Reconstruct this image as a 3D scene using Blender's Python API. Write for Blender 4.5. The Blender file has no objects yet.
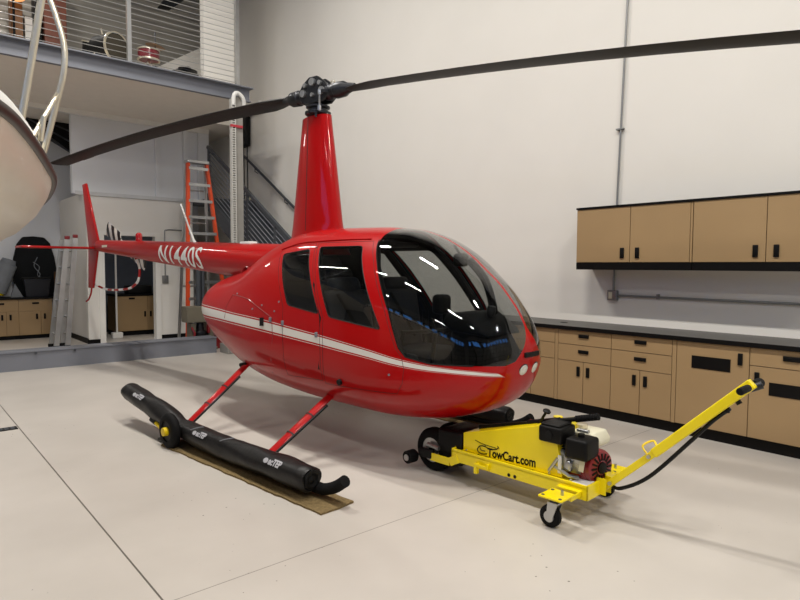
import bpy, bmesh, math, random
from mathutils import Vector, Matrix
random.seed(7)
PI = math.pi
S = bpy.context.scene
COL = S.collection

# ---------------------------------------------------------------- helpers
def lin(h):
    h = h.lstrip('#'); o = []
    for i in (0, 2, 4):
        c = int(h[i:i+2], 16)/255
        o.append(c/12.92 if c <= .04045 else ((c+.055)/1.055)**2.4)
    return (*o, 1)

def nn(m, t, **kw):
    n = m.node_tree.nodes.new(t)
    for k, v in kw.items():
        if k.startswith('i_'): n.inputs[k[2:].replace('_', ' ')].default_value = v
        else: setattr(n, k, v)
    return n

def base_mat(name):
    m = bpy.data.materials.new(name); m.use_nodes = True
    return m, m.node_tree.nodes['Principled BSDF'], m.node_tree.links

def mat(name, hexc, rough=.5, metal=0, var=.06, scale=6, bump=0, bscale=60, coat=0, spec=.5):
    """procedural material: a base colour broken up by soft noise, plus optional bump"""
    m, p, L = base_mat(name)
    p.inputs['Roughness'].default_value = rough; p.inputs['Metallic'].default_value = metal
    p.inputs['Coat Weight'].default_value = coat; p.inputs['Coat Roughness'].default_value = .05
    p.inputs['Specular IOR Level'].default_value = spec
    tc = nn(m, 'ShaderNodeTexCoord'); no = nn(m, 'ShaderNodeTexNoise', i_Scale=scale, i_Detail=4)
    L.new(tc.outputs['Object'], no.inputs['Vector'])
    r = nn(m, 'ShaderNodeValToRGB'); c = lin(hexc)
    r.color_ramp.elements[0].position = .3; r.color_ramp.elements[1].position = .7
    r.color_ramp.elements[0].color = tuple(max(0, x*(1-var)) for x in c[:3])+(1,)
    r.color_ramp.elements[1].color = tuple(min(1, x*(1+var)) for x in c[:3])+(1,)
    L.new(no.outputs['Fac'], r.inputs['Fac']); L.new(r.outputs['Color'], p.inputs['Base Color'])
    if bump:
        n2 = nn(m, 'ShaderNodeTexNoise', i_Scale=bscale, i_Detail=3)
        L.new(tc.outputs['Object'], n2.inputs['Vector'])
        b = nn(m, 'ShaderNodeBump', i_Strength=bump, i_Distance=.01)
        L.new(n2.outputs['Fac'], b.inputs['Height']); L.new(b.outputs['Normal'], p.inputs['Normal'])
    return m

def math_n(m, op, a=None, b=None, v=None):
    n = nn(m, 'ShaderNodeMath', operation=op)
    for i, x in enumerate((a, b)):
        if x is None: continue
        if isinstance(x, (int, float)): n.inputs[i].default_value = x
        else: m.node_tree.links.new(x, n.inputs[i])
    return n.outputs[0]

class MB:
    def __init__(s): s.v = []; s.f = []; s.m = []; s.k = 0
    def mi(s, k): s.k = k; return s
    def add(s, vs, fs):
        o = len(s.v); s.v += [tuple(v) for v in vs]
        for f in fs: s.f.append(tuple(i+o for i in f)); s.m.append(s.k)
        return s
    def box(s, a, b, M=None):
        (x0, y0, z0), (x1, y1, z1) = a, b
        x0, x1 = min(x0, x1), max(x0, x1); y0, y1 = min(y0, y1), max(y0, y1); z0, z1 = min(z0, z1), max(z0, z1)
        vs = [(x, y, z) for z in (z0, z1) for y in (y0, y1) for x in (x0, x1)]
        if M: vs = [tuple(M @ Vector(v)) for v in vs]
        return s.add(vs, [(0, 2, 3, 1), (4, 5, 7, 6), (0, 1, 5, 4), (2, 6, 7, 3), (0, 4, 6, 2), (1, 3, 7, 5)])
    def rbox(s, a, b, r=.01, n=3, M=None):
        """box with rounded edges (superellipsoid-free: a bevelled cube)"""
        bm = bmesh.new(); bmesh.ops.create_cube(bm, size=1)
        c = [(p+q)/2 for p, q in zip(a, b)]; d = [abs(q-p) for p, q in zip(a, b)]
        for v in bm.verts: v.co = Vector((v.co.x*d[0]+c[0], v.co.y*d[1]+c[1], v.co.z*d[2]+c[2]))
        bmesh.ops.bevel(bm, geom=list(bm.edges), offset=min(r, min(d)*.49), segments=n, affect='EDGES', profile=.5)
        bm.verts.index_update()
        vs = [v.co.copy() for v in bm.verts]
        if M: vs = [M @ v for v in vs]
        s.add(vs, [[v.index for v in f.verts] for f in bm.faces]); bm.free(); return s
    def ring(s, c, ax, r, n, up=None, ry=None):
        ax = Vector(ax).normalized(); up = Vector(up) if up else (Vector((0, 0, 1)) if abs(ax.z) < .9 else Vector((1, 0, 0)))
        u = (up - ax*up.dot(ax)).normalized(); w = ax.cross(u); ry = r if ry is None else ry
        return [Vector(c)+u*(r*math.cos(2*PI*i/n))+w*(ry*math.sin(2*PI*i/n)) for i in range(n)]
    def loft(s, rings, caps=True, closed=True):
        n = len(rings[0]); vs = [v for r in rings for v in r]; fs = []
        for j in range(len(rings)-1):
            for i in range(n if closed else n-1):
                k = (i+1) % n; fs.append((j*n+i, j*n+k, (j+1)*n+k, (j+1)*n+i))
        if caps: fs.append(tuple(range(n))[::-1]); fs.append(tuple((len(rings)-1)*n+i for i in range(n)))
        return s.add(vs, fs)
    def tube(s, pts, r, n=10, up=None, ry=None, caps=True):
        pts = [Vector(p) for p in pts]; rs = r if isinstance(r, (list, tuple)) else [r]*len(pts)
        rings = []; u = None
        for i, p in enumerate(pts):
            t = (pts[min(i+1, len(pts)-1)]-pts[max(i-1, 0)]).normalized()
            if u is None: u = Vector(up) if up else (Vector((0, 0, 1)) if abs(t.z) < .9 else Vector((1, 0, 0)))
            u = (u-t*u.dot(t)).normalized(); w = t.cross(u); q = (ry if ry else None)
            rings.append([p+u*(rs[i]*math.cos(2*PI*k/n))+w*((q if q else rs[i])*math.sin(2*PI*k/n)) for k in range(n)])
        return s.loft(rings, caps)
    def cyl(s, a, b, r, r2=None, n=20): return s.tube([a, b], [r, r if r2 is None else r2], n)
    def lathe(s, o, ax, prof, n=24):
        """prof: (distance along the axis, radius)"""
        ax = Vector(ax).normalized(); return s.loft([s.ring(Vector(o)+ax*h, ax, max(r, 1e-4), n) for h, r in prof])
    def hoop(s, o, ax, prof, n=30):
        """closed ring profile turned about the axis, open in the middle"""
        ax = Vector(ax).normalized(); return s.loft([s.ring(Vector(o)+ax*h, ax, r, n) for h, r in list(prof)+[prof[0]]], caps=False)
    def prism(s, poly, d, a, b):
        """poly: 2D points in the plane across axis d, pushed from a to b"""
        def P(p, t): return {'x': (t, p[0], p[1]), 'y': (p[0], t, p[1]), 'z': (p[0], p[1], t)}[d]
        n = len(poly); vs = [P(p, a) for p in poly]+[P(p, b) for p in poly]
        return s.add(vs, [tuple(range(n))[::-1], tuple(range(n, 2*n))]+[(i, (i+1) % n, n+(i+1) % n, n+i) for i in range(n)])
    def ball(s, c, r, n=16, sz=(1, 1, 1)):
        c = Vector(c); rings = []
        for j in range(n//2+1):
            a = -PI/2+PI*j/(n//2); rr = max(math.cos(a), 1e-3)*r
            rings.append([c+Vector((rr*math.cos(2*PI*i/n)*sz[0], rr*math.sin(2*PI*i/n)*sz[1], r*math.sin(a)*sz[2])) for i in range(n)])
        return s.loft(rings)
    def bar(s, a, b, w, h, up=(0, 0, 1)):
        """rectangular bar from a to b, w across and h along up"""
        a, b = Vector(a), Vector(b); t = (b-a).normalized(); u = Vector(up); u = (u-t*u.dot(t)).normalized(); q = t.cross(u)
        R = lambda p: [p+q*(w/2*i)+u*(h/2*j) for i, j in ((-1, -1), (1, -1), (1, 1), (-1, 1))]
        return s.loft([R(a), R(b)])
    def build(s, name, mats, parent=None, smooth=38, bevel=0, seg=2):
        me = bpy.data.meshes.new(name); me.from_pydata(s.v, [], s.f); me.validate()
        for m in (mats if isinstance(mats, (list, tuple)) else [mats]): me.materials.append(m)
        if len(me.polygons) == len(s.m): me.polygons.foreach_set('material_index', s.m)
        bm = bmesh.new(); bm.from_mesh(me); bmesh.ops.recalc_face_normals(bm, faces=list(bm.faces))
        if bevel:
            es = [e for e in bm.edges if len(e.link_faces) == 2 and e.calc_face_angle(0) > .6]
            bmesh.ops.bevel(bm, geom=es, offset=bevel, segments=seg, affect='EDGES', profile=.5, clamp_overlap=True)
        bm.to_mesh(me); bm.free()
        if smooth:
            me.polygons.foreach_set('use_smooth', [True]*len(me.polygons)); me.set_sharp_from_angle(angle=math.radians(smooth))
        return link(name, me, parent)

def link(name, data, parent=None):
    o = bpy.data.objects.new(name, data); COL.objects.link(o)
    if parent: o.parent = parent
    return o

def tag(o, label, cat, group=None):
    o['label'] = label; o['category'] = cat
    if group: o['group'] = group
    return o

def thing(name, label, cat, loc=(0, 0, 0), rz=0, group=None):
    o = link(name, None); o.location = loc; o.rotation_euler = (0, 0, rz); o.empty_display_size = .1
    return tag(o, label, cat, group)

def struct(o): o['kind'] = 'structure'; return o

def copy_tree(o, parent=None):
    c = o.copy(); COL.objects.link(c)
    if parent: c.parent = parent
    for ch in [q for q in bpy.data.objects if q.parent == o]: copy_tree(ch, c)
    return c

def spline(pts, n=8):
    """Catmull-Rom through pts"""
    P = [Vector(p) for p in pts]; P = [P[0]*2-P[1]]+P+[P[-1]*2-P[-2]]; out = []
    for i in range(1, len(P)-2):
        for k in range(n):
            t = k/n; a, b, c, d = P[i-1:i+3]
            out.append(.5*((2*b)+(c-a)*t+(2*a-5*b+4*c-d)*t*t+(3*b-a-3*c+d)*t**3))
    return out+[P[-2]]

def lettering(name, text, size, place, m, parent=None, bold=0, xs=1, shear=0, cuts=2, font_space=1):
    """text as a thin mesh; place(u, v, depth) maps the flat letter plane into the scene"""
    cu = bpy.data.curves.new(name, 'FONT'); cu.body = text; cu.size = size; cu.offset = bold; cu.shear = shear
    cu.space_character = font_space; cu.extrude = .5; cu.resolution_u = 4
    t = bpy.data.objects.new(name, cu); COL.objects.link(t)
    dg = bpy.context.evaluated_depsgraph_get(); me = bpy.data.meshes.new_from_object(t.evaluated_get(dg))
    bpy.data.objects.remove(t); me.name = name
    bm = bmesh.new(); bm.from_mesh(me)
    bmesh.ops.remove_doubles(bm, verts=list(bm.verts), dist=1e-5)
    bmesh.ops.triangulate(bm, faces=list(bm.faces))
    for _ in range(cuts):
        es = [e for e in bm.edges if (e.verts[0].co-e.verts[1].co).length > size*.12]
        bmesh.ops.subdivide_edges(bm, edges=es, cuts=1); bmesh.ops.triangulate(bm, faces=[f for f in bm.faces if len(f.verts) > 3])
    for v in bm.verts: v.co = Vector(place(v.co.x*xs, v.co.y, 1 if v.co.z > 0 else 0))
    bm.to_mesh(me); bm.free(); me.materials.clear(); me.materials.append(m)
    return link(name, me, parent)

# ---------------------------------------------------------------- camera
YAW, PIT, ROL = map(math.radians, (40.78258, -3.21577, .29064))
fw = Vector((math.sin(YAW)*math.cos(PIT), math.cos(YAW)*math.cos(PIT), math.sin(PIT)))
rt = Vector((math.cos(YAW), -math.sin(YAW), 0)); up = rt.cross(fw)
r2 = rt*math.cos(ROL)+up*math.sin(ROL); u2 = up*math.cos(ROL)-rt*math.sin(ROL)
cam = bpy.data.cameras.new('camera'); cam.sensor_width = 36; cam.lens = 36*599.477/800; cam.clip_start = .05; cam.clip_end = 100
co = link('camera', cam)
co.matrix_world = Matrix(((r2.x, u2.x, -fw.x, 0), (r2.y, u2.y, -fw.y, 0), (r2.z, u2.z, -fw.z, 1.5), (0, 0, 0, 1)))
S.camera = co

# ---------------------------------------------------------------- materials
M = {}
M['wall'] = mat('painted_wall', 'E0DDD6', .7, var=.015, scale=1.5, bump=.03, bscale=120, spec=.2)
M['wall_cool'] = mat('primed_drywall', 'D6D8DB', .7, var=.015, scale=1.5)
M['trim'] = mat('white_trim_paint', 'E4E2DC', .45, var=.02)
M['ceil'] = mat('ceiling_deck', '5E5D5B', .8)
M['soffit'] = mat('mezzanine_soffit', 'E6DFD4', .8, var=.02)
M['steel'] = mat('grey_painted_steel', '73767E', .5, var=.05, scale=3)
M['darksteel'] = mat('dark_painted_steel', '3A3E44', .5, var=.06)
M['black'] = mat('black_plastic', '090909', .5, var=.2, spec=.25)
M['satin'] = mat('satin_black_laminate', '070606', .5, var=.1, spec=.2)
M['rubber'] = mat('black_rubber', '0B0B0C', .75, var=.15, bump=.1, spec=.2)
M['alu'] = mat('bare_aluminium', 'B9BABA', .35, .9, var=.08)
M['chrome'] = mat('polished_stainless', 'D8D0BC', .34, .85, var=.03)
M['iron'] = mat('dark_machined_metal', '3A3B3E', .38, .8, var=.15, scale=30)
M['tan'] = mat('tan_laminate', 'A08560', .45, var=.03, scale=2.2, spec=.35)
M['tan_edge'] = mat('tan_laminate_edge', '7E6545', .5, var=.05, spec=.3)
M['counter'] = mat('grey_speckled_worktop', '5C5A57', .55, var=.18, scale=140, spec=.25)
M['conduit'] = mat('galvanised_conduit', '8E8F8E', .4, .7, var=.05)
M['white'] = mat('white_paint', 'E6E6E2', .4, var=.02)
M['red_dark'] = mat('dark_red_enamel', '7E1016', .35, var=.08, coat=.4)
M['orange'] = mat('orange_fibreglass', 'D2481C', .45, var=.06)
M['yellow'] = mat('yellow_powder_coat', 'F0D803', .34, var=.03, coat=.2)
M['channel'] = mat('zinc_channel', 'BDBCB6', .5)
M['cream'] = mat('cream_plastic', 'DAD6BE', .42, var=.04)
M['carpet'] = mat('brown_carpet', '7C6A4A', .95, var=.25, scale=60, bump=.6, bscale=240, spec=.1)
M['cover'] = mat('black_vinyl_float_cover', '141313', .42, var=.2, scale=9, bump=.35, bscale=16, spec=.3)
M['seat'] = mat('grey_leather_seat', '232528', .6, var=.1, bump=.1, spec=.3)
M['cabin'] = mat('dark_cabin_lining', '08090A', .7, var=.1, spec=.2)
M['wood'] = mat('brown_wood_panel', '7A5128', .5, var=.2, scale=8)
M['redwood'] = mat('reddish_wood_panel', '6A3826', .5, var=.15, scale=8)
M['navy'] = mat('navy_plastic_bin', '141720', .5)
M['bag'] = mat('grey_nylon_bag', '6F7378', .7, var=.1, bump=.2)
M['olive'] = mat('olive_grey_enamel', '6A6455', .5, var=.08)
M['gel'] = mat('white_gelcoat', 'E4DDD0', .3, var=.01, coat=.15, spec=.3)
M['brass'] = mat('brass_cymbal', '8C6436', .35, .8)
M['drumhead'] = mat('drum_skin', '3E392E', .5)
M['blade'] = mat('dark_grey_blade_paint', '1D1B19', .5, var=.1, scale=4, spec=.3)
M['fabric_blk'] = mat('black_fabric', '121416', .85, var=.15, spec=.2)
M['glasswhite'] = mat('reflector_lens', 'CFCFCB', .12, var=.12, scale=60, coat=.6)
M['yellow_hub'] = mat('yellow_hub_plastic', 'E8C80C', .4)
M['wall_grey'] = mat('grey_cladding_paint', '8D8B87', .75, var=.03)
M['dark_gap'] = mat('black_rubber_seam', '1A0506', .7)

def emit(name, hexc, k):
    m = bpy.data.materials.new(name); m.use_nodes = True; t = m.node_tree; t.nodes.remove(t.nodes['Principled BSDF'])
    e = nn(m, 'ShaderNodeEmission', i_Color=lin(hexc), i_Strength=k); t.links.new(e.outputs[0], t.nodes['Material Output'].inputs[0]); return m
M['bluewin'] = emit('evening_sky_window', '5AA2FF', 3.0)
M['warmlamp'] = emit('warm_lamp_shade', 'FFB070', 1.3)

def glass(name, tint, ior=1.5):
    m = bpy.data.materials.new(name); m.use_nodes = True; t = m.node_tree; t.nodes.remove(t.nodes['Principled BSDF'])
    tr = nn(m, 'ShaderNodeBsdfTransparent', i_Color=lin(tint)); g = nn(m, 'ShaderNodeBsdfGlossy', i_Roughness=.0)
    f = nn(m, 'ShaderNodeFresnel'); mx = nn(m, 'ShaderNodeMixShader')
    # a thin pane mirrors alike from either side: undo the index flip on back faces
    ge = nn(m, 'ShaderNodeNewGeometry'); t.links.new(math_n(m, 'ADD', ior, math_n(m, 'MULTIPLY', ge.outputs['Backfacing'], 1/ior-ior)), f.inputs['IOR'])
    k = math_n(m, 'MULTIPLY', f.outputs[0], 1.7); k = math_n(m, 'MINIMUM', k, 1.0)
    t.links.new(k, mx.inputs[0]); t.links.new(tr.outputs[0], mx.inputs[1]); t.links.new(g.outputs[0], mx.inputs[2])
    t.links.new(mx.outputs[0], t.nodes['Material Output'].inputs[0]); return m
M['glass'] = glass('tinted_acrylic', 'C9CCCB')

def floor_mat():
    m, p, L = base_mat('grey_epoxy_floor'); p.inputs['Roughness'].default_value = .38; p.inputs['Specular IOR Level'].default_value = .4
    g = nn(m, 'ShaderNodeNewGeometry'); sp = nn(m, 'ShaderNodeSeparateXYZ'); L.new(g.outputs['Position'], sp.inputs[0])
    no = nn(m, 'ShaderNodeTexNoise', i_Scale=1.3, i_Detail=5); L.new(g.outputs['Position'], no.inputs['Vector'])
    r = nn(m, 'ShaderNodeValToRGB'); r.color_ramp.elements[0].position = .3; r.color_ramp.elements[1].position = .7
    r.color_ramp.elements[0].color = lin('B8B2AA'); r.color_ramp.elements[1].color = lin('C4BEB6'); L.new(no.outputs['Fac'], r.inputs[0])
    jx = math_n(m, 'LESS_THAN', math_n(m, 'ABSOLUTE', math_n(m, 'SUBTRACT', sp.outputs[0], .903)), .0045)
    jy = math_n(m, 'LESS_THAN', math_n(m, 'ABSOLUTE', math_n(m, 'SUBTRACT', sp.outputs[1], 2.632)), .003)
    jt = math_n(m, 'MAXIMUM', math_n(m, 'MULTIPLY', jx, .85), math_n(m, 'MULTIPLY', jy, .6))
    # small crumbs of grit
    vo = nn(m, 'ShaderNodeTexVoronoi', voronoi_dimensions='2D', i_Scale=5.5); vo.inputs['Randomness'].default_value = 1; L.new(g.outputs['Position'], vo.inputs['Vector'])
    n2 = nn(m, 'ShaderNodeTexNoise', i_Scale=.9, i_Detail=2); L.new(g.outputs['Position'], n2.inputs['Vector'])
    rad = math_n(m, 'MULTIPLY', math_n(m, 'SUBTRACT', n2.outputs['Fac'], .50), .17)
    dot = math_n(m, 'LESS_THAN', vo.outputs['Distance'], rad)
    fac = math_n(m, 'MAXIMUM', jt, math_n(m, 'MULTIPLY', dot, .75))
    mx = nn(m, 'ShaderNodeMix', data_type='RGBA'); L.new(fac, mx.inputs[0]); L.new(r.outputs[0], mx.inputs[6]); mx.inputs[7].default_value = lin('3A332A')
    L.new(mx.outputs[2], p.inputs['Base Color'])
    n3 = nn(m, 'ShaderNodeTexNoise', i_Scale=35, i_Detail=2); L.new(g.outputs['Position'], n3.inputs['Vector'])
    b = nn(m, 'ShaderNodeBump', i_Strength=.06, i_Distance=.004); L.new(n3.outputs['Fac'], b.inputs['Height']); L.new(b.outputs[0], p.inputs['Normal'])
    return m
M['floor'] = floor_mat()

def ribbed(name, hexa, pitch):
    m, p, L = base_mat(name); p.inputs['Roughness'].default_value = .6
    g = nn(m, 'ShaderNodeNewGeometry'); sp = nn(m, 'ShaderNodeSeparateXYZ'); L.new(g.outputs['Position'], sp.inputs[0])
    w = math_n(m, 'SINE', math_n(m, 'MULTIPLY', sp.outputs[2], 2*PI/pitch))
    b = nn(m, 'ShaderNodeBump', i_Strength=.6, i_Distance=.02); L.new(w, b.inputs['Height']); L.new(b.outputs[0], p.inputs['Normal'])
    p.inputs['Base Color'].default_value = lin(hexa); return m
M['ribbed'] = ribbed('ribbed_metal_cladding', '8B8880', .14)
# ---------------------------------------------------------------- setting
XW = 5.97; YF = 14.6; XL = -11.0; YB = -9.0; HC = 7.7
struct(MB().box((XL-.2, YB-.2, -.2), (XW+.2, YF+.2, 0)).build('floor', M['floor'], smooth=0))
struct(MB().box((XL-.2, YB-.2, HC), (XW+.2, YF+.2, HC+.2)).build('ceiling', M['ceil'], smooth=0))
struct(MB().box((XW, YB, 0), (XW+.2, YF, HC)).build('wall_right', M['wall'], smooth=0))
struct(MB().box((XL-.2, YF, 0), (XW+.2, YF+.2, HC)).build('wall_back', M['wall_cool'], smooth=0))
struct(MB().box((XL-.2, YB, 0), (XL, YF, HC)).build('wall_left', M['wall_grey'], smooth=0))
struct(MB().box((XL-.2, YB-.2, 0), (XW+.2, YB, HC)).build('wall_front', M['wall_grey'], smooth=0))
# hangar doors behind and left of the camera, which the canopy mirrors: dark panels, a frame grid, one row of panes
DP = mat('grey_door_panel', '77746E', .6)
def hangar_door(nm, L, loc, rz):
    d = struct(MB().box((0, 0, 0), (L, .05, 6.6)).build(nm, DP, smooth=0)); d.location = loc; d.rotation_euler = (0, 0, rz)
    b = MB(); n = round(L/1.4)
    for i in range(n+1): b.box((1.4*i-.06, .05, 0), (1.4*i+.06, .1, 6.6))
    for z in (.1, 1.35, 2.6, 3.85, 5.1, 6.55): b.box((-.06, .05, z-.06), (L+.06, .1, z+.06))
    b.build('door_frame', M['black'], d, smooth=0)
    for i in range(n): MB().box((1.4*i+.30, .052, 5.26), (1.4*i+1.1, .06, 6.34)).build('window_pane', M['bluewin'], d, smooth=0)
hangar_door('door_1', 14.0, (-9, YB, 0), 0)
hangar_door('door_3', 16.8, (XL, 8.2, 0), -PI/2)

# mezzanine: deck, edge beam, back and side walls
BY = 9.85
struct(MB().box((XL, BY+.02, 4.40), (5.0, YF, 4.585)).box((5.0, 11.9, 4.40), (XW, YF, 4.585)).build('mezzanine_deck', M['soffit'], smooth=0))
b = MB().box((XL, BY-.005, 4.36), (4.98, BY+.02, 4.585)); b.box((XL, BY-.12, 4.57), (5.0, BY+.02, 4.59)); b.box((XL, BY-.06, 4.352), (4.98, BY+.02, 4.372))
for x in (2.96,): b.box((x-.008, BY-.012, 4.372), (x+.008, BY-.005, 4.57))
struct(b.build('mezzanine_beam', M['steel'], smooth=0))
struct(MB().box((XL, 13.0, 4.585), (5.6, 13.1, HC)).build('wall_mezzanine', M['ribbed'], smooth=0))
struct(MB().box((4.25, 10.05, 4.585), (4.80, 10.2, HC)).build('wall_pier', M['wall'], smooth=0))
struct(MB().prism([(4.15, 5.38), (5.58, 6.32), (5.58, 4.6), (4.15, 4.6)], 'y', 12.7, 12.98).build('wall_knee', M['wall'], smooth=0))
# storey below the mezzanine: upper drywall with pilasters, and the closet in front
b = MB().box((2.76, 12.65, 2.85), (5.40, 12.8, 4.40)); b.box((4.28, 12.61, 2.86), (4.36, 12.65, 4.36)); b.box((4.86, 12.6, 2.86), (4.95, 12.65, 4.36)); b.box((5.17, 12.58, 2.86), (5.40, 12.65, 4.36))
struct(b.build('wall_upper', M['wall_cool'], smooth=0))
struct(MB().box((1.6, 12.56, 4.31), (5.4, 12.65, 4.40)).build('trim_1', M['trim'], smooth=0))
CY = 12.4
b = MB().box((2.92, CY, 0), (3.20, CY+.12, 2.80)); b.box((4.20, CY, 0), (4.95, CY+.12, 2.80)); b.box((3.20, CY, 2.09), (4.20, CY+.12, 2.80))
b.box((2.92, CY+.12, 0), (3.04, YF, 2.80)); b.box((4.83, CY+.12, 0), (4.95, YF, 2.80)); b.box((2.92, CY, 2.80), (4.95, YF, 2.86))
struct(b.build('wall_closet', M['wall'], smooth=0))
struct(MB().box((2.74, CY-.03, 2.80), (4.95, CY, 2.87)).build('trim_2', mat('pale_metal_track', 'BFC1C2', .5), smooth=0))
b = MB().box((3.12, CY-.02, 0), (3.22, CY+.14, 2.15)); b.box((4.17, CY-.02, 0), (4.27, CY+.14, 2.15)); b.box((3.22, CY-.02, 2.07), (4.17, CY+.14, 2.15))
struct(b.build('trim_3', M['trim'], smooth=0))
b = MB().box((2.90, CY-.014, 0), (3.12, CY, .08)); b.box((4.27, CY-.014, 0), (4.95, CY, .08)); b.box((2.906, CY, 0), (2.92, YF-.6, .1))
struct(b.build('baseboard_closet', M['satin'], smooth=0))
lf = MB().box((0, 0, .02), (.035, .9, 2.05)).build('door_2', M['steel'], smooth=0); struct(lf); lf.location = (3.235, CY+.15, 0); lf.rotation_euler = (0, 0, math.radians(-12))
MB().cyl((.035, .8, 1.0), (.09, .8, 1.0), .025).build('door_handle', M['alu'], lf)
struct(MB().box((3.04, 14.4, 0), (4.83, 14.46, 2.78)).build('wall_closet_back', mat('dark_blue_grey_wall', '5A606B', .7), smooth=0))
# threshold beam on the floor
b = MB().box((XL, BY, 0), (4.32, BY+.3, .268)); b.box((XL, BY-.02, .255), (4.32, BY+.3, .272))
cb = struct(b.build('trim_4', M['steel'], smooth=0))
bl = MB()
for x in (1.62, 2.12): bl.cyl((x, BY-.02, .24), (x, BY-.035, .24), .018, n=8)
bl.build('bolt', M['darksteel'], cb)
# column
b = MB().box((4.60, BY-.22, 0), (4.745, BY-.06, 4.36)); b.box((4.38, BY-.33, 0), (4.76, BY-.0, .16))
col = struct(b.build('steel_column', mat('grey_column_paint', '8F8C86', .5), smooth=0, bevel=.006))
cc = MB()
cc.box((4.52, BY-.26, .1), (4.535, BY-.18, 4.3)); cc.box((4.585, BY-.26, .1), (4.60, BY-.18, 4.3))
for i in range(105): cc.box((4.535, BY-.25, .15+.04*i), (4.585, BY-.235, .17+.04*i))
cc.build('slotted_channel', M['channel'], col, smooth=0)
MB().tube(spline([(4.56, BY-.24, 4.2), (4.57, BY-.26, 4.36), (4.64, BY-.26, 4.40), (4.74, BY-.25, 4.32), (4.78, BY-.2, 4.16)], 6), .035).build('bent_pipe', M['white'], col)
MB().box((4.51, BY-.265, 3.83), (4.72, BY-.222, 3.87)).build('red_tape', mat('red_tape', 'B0303C', .5), col, smooth=0)

# stair against the right wall
st = struct(MB().build('stair', M['darksteel'])) if False else None
st = link('stair', None); st['kind'] = 'structure'
def sz(y): return 1.98+.61*(y-10.17)
b = MB().prism([(6.93, 0), (11.75, sz(11.75)), (11.75, sz(11.75)-.3), (7.42, 0)], 'x', 4.97, 5.02); b.prism([(6.93, 0), (11.75, sz(11.75)), (11.75, sz(11.75)-.3), (7.42, 0)], 'x', 5.90, 5.95)
b.build('stringer', M['darksteel'], st, smooth=0)
b = MB()
for i in range(15):
    y = 7.2+.29*i; b.box((5.02, y, sz(y)-.08), (5.90, y+.29, sz(y)-.04)); b.box((5.02, y+.27, sz(y)-.08), (5.90, y+.29, sz(y)+.12))
b.box((5.0, 11.55, sz(11.75)-.2), (5.93, 12.5, sz(11.75)-.1)); b.build('treads', M['darksteel'], st, smooth=0)
b = MB().bar((5.0, 7.0, sz(7.0)+.95), (5.0, 11.7, sz(11.7)+.95), .05, .06)
for y in (7.0, 8.0, 9.0, 10.0, 11.65): b.box((4.98, y-.025, sz(y)-.15), (5.02, y+.025, sz(y)+.95))
b.build('guard_rail', M['darksteel'], st, smooth=0)
b = MB()
for k in range(9): b.tube([(5.0, 7.0, sz(7)+.08+.095*k), (5.0, 11.7, sz(11.7)+.08+.095*k)], .008, n=5)
b.build('guard_cables', M['steel'], st)
hr = thing('wall_handrail', 'dark metal handrail sloping down the right wall behind the mast', 'handrail', (5.9, 11.95, 0))
def hz(y): return 3.82+.6*(y-11.95)
b = MB().tube([(0, .25, 3.83), (0, 0, 3.83), (0, -4.6, hz(7.35))], .025)
b.build('rail', M['darksteel'], hr)
for y in (-.5, -1.7, -2.9, -4.1):
    MB().tube([(0, y, 3.83+.6*y-.02), (0, y, 3.83+.6*y-.09), (.07, y, 3.83+.6*y-.12)], .01, n=8).build('bracket', M['darksteel'], hr)

# mezzanine cable guard
g = thing('cable_railing', 'thin horizontal cables and a grey post along the mezzanine edge', 'railing', (2.96, BY-.03, 4.59))
for x in (-5.3, -2.5, .01, 1.78): MB().box((x-.03, -.03, 0), (x+.03, .03, 2.6 if x > -1 else 1.6)).build('post', M['alu'], g, smooth=0)
for k in range(22): MB().tube([(-10, 0, .05+.088*k), (1.78, 0, .05+.088*k)], .006, n=5).build('cable', M['alu'], g)

# ---------------------------------------------------------------- cabinets along the right wall
XF = 5.385   # face of the base units
def pull(par, x, y, z, w, h): return MB().rbox((x-.012, y-w/2, z-h/2), (x+.004, y+w/2, z+h/2), .003).build('pull', M['satin'], par)
def base_unit(y0, y1, kind, label, x=None, par=None):
    """a base cabinet from y0 (near) to y1; origin on the floor at its front, local +x into the wall"""
    W = y1-y0; t = thing('base_cabinet', label, 'cabinet', (XF, y0, 0), 0, 'tan base cabinets along the right wall')
    return fill_unit(t, W, kind)
def fill_unit(t, W, kind, D=.575, H=.85):
    MB().box((.02, 0, .1), (D, W, H)).build('carcass', M['tan_edge'], t, smooth=0)
    MB().box((.035, 0, 0), (D, W, .1)).build('toe_kick', M['satin'], t, smooth=0)
    g = .003
    def panel(nm, a, b, z0, z1): return MB().box((0, a+g, z0+g), (.019, b-g, z1-g)).build(nm, M['tan'], t, smooth=0, bevel=.0015)
    if kind == 'drawers_doors':
        for z0, z1 in ((.70, .85), (.53, .70)):
            p = panel('drawer', 0, W, z0, z1); pull(p, 0, W/2, (z0+z1)/2+.02, .115, .035)
        for a, b, s in ((0, W/2, 1), (W/2, W, -1)):
            p = panel('door', a, b, .1, .53); pull(p, 0, W/2-s*.055, .43, .034, .1)
    elif kind == 'bin':
        p = panel('door', 0, W, .1, .85); pull(p, 0, .07, .74, .035, .1)
        MB().box((-.004, W/2-.155, .62), (.004, W/2+.165, .73)).build('slot', M['satin'], p, smooth=0)
    elif kind == 'drawer_bin':
        p = panel('drawer', 0, W, .70, .85); pull(p, 0, W/2, .785, .12, .04)
        p = panel('door', 0, W, .1, .70); pull(p, 0, W-.06, .6, .035, .1)
        MB().box((-.004, .12, .475), (.004, W-.15, .58)).build('slot', M['satin'], p, smooth=0)
    elif kind == 'filler':
        panel('filler_strip', 0, W, .1, .85)
    return t
base_unit(1.225, 1.83, 'drawer_bin', 'tan base cabinet at the right edge with a drawer above a slotted door')
base_unit(1.83, 2.43, 'bin', 'tan base cabinet with one full-height door and a long black slot')
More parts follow.
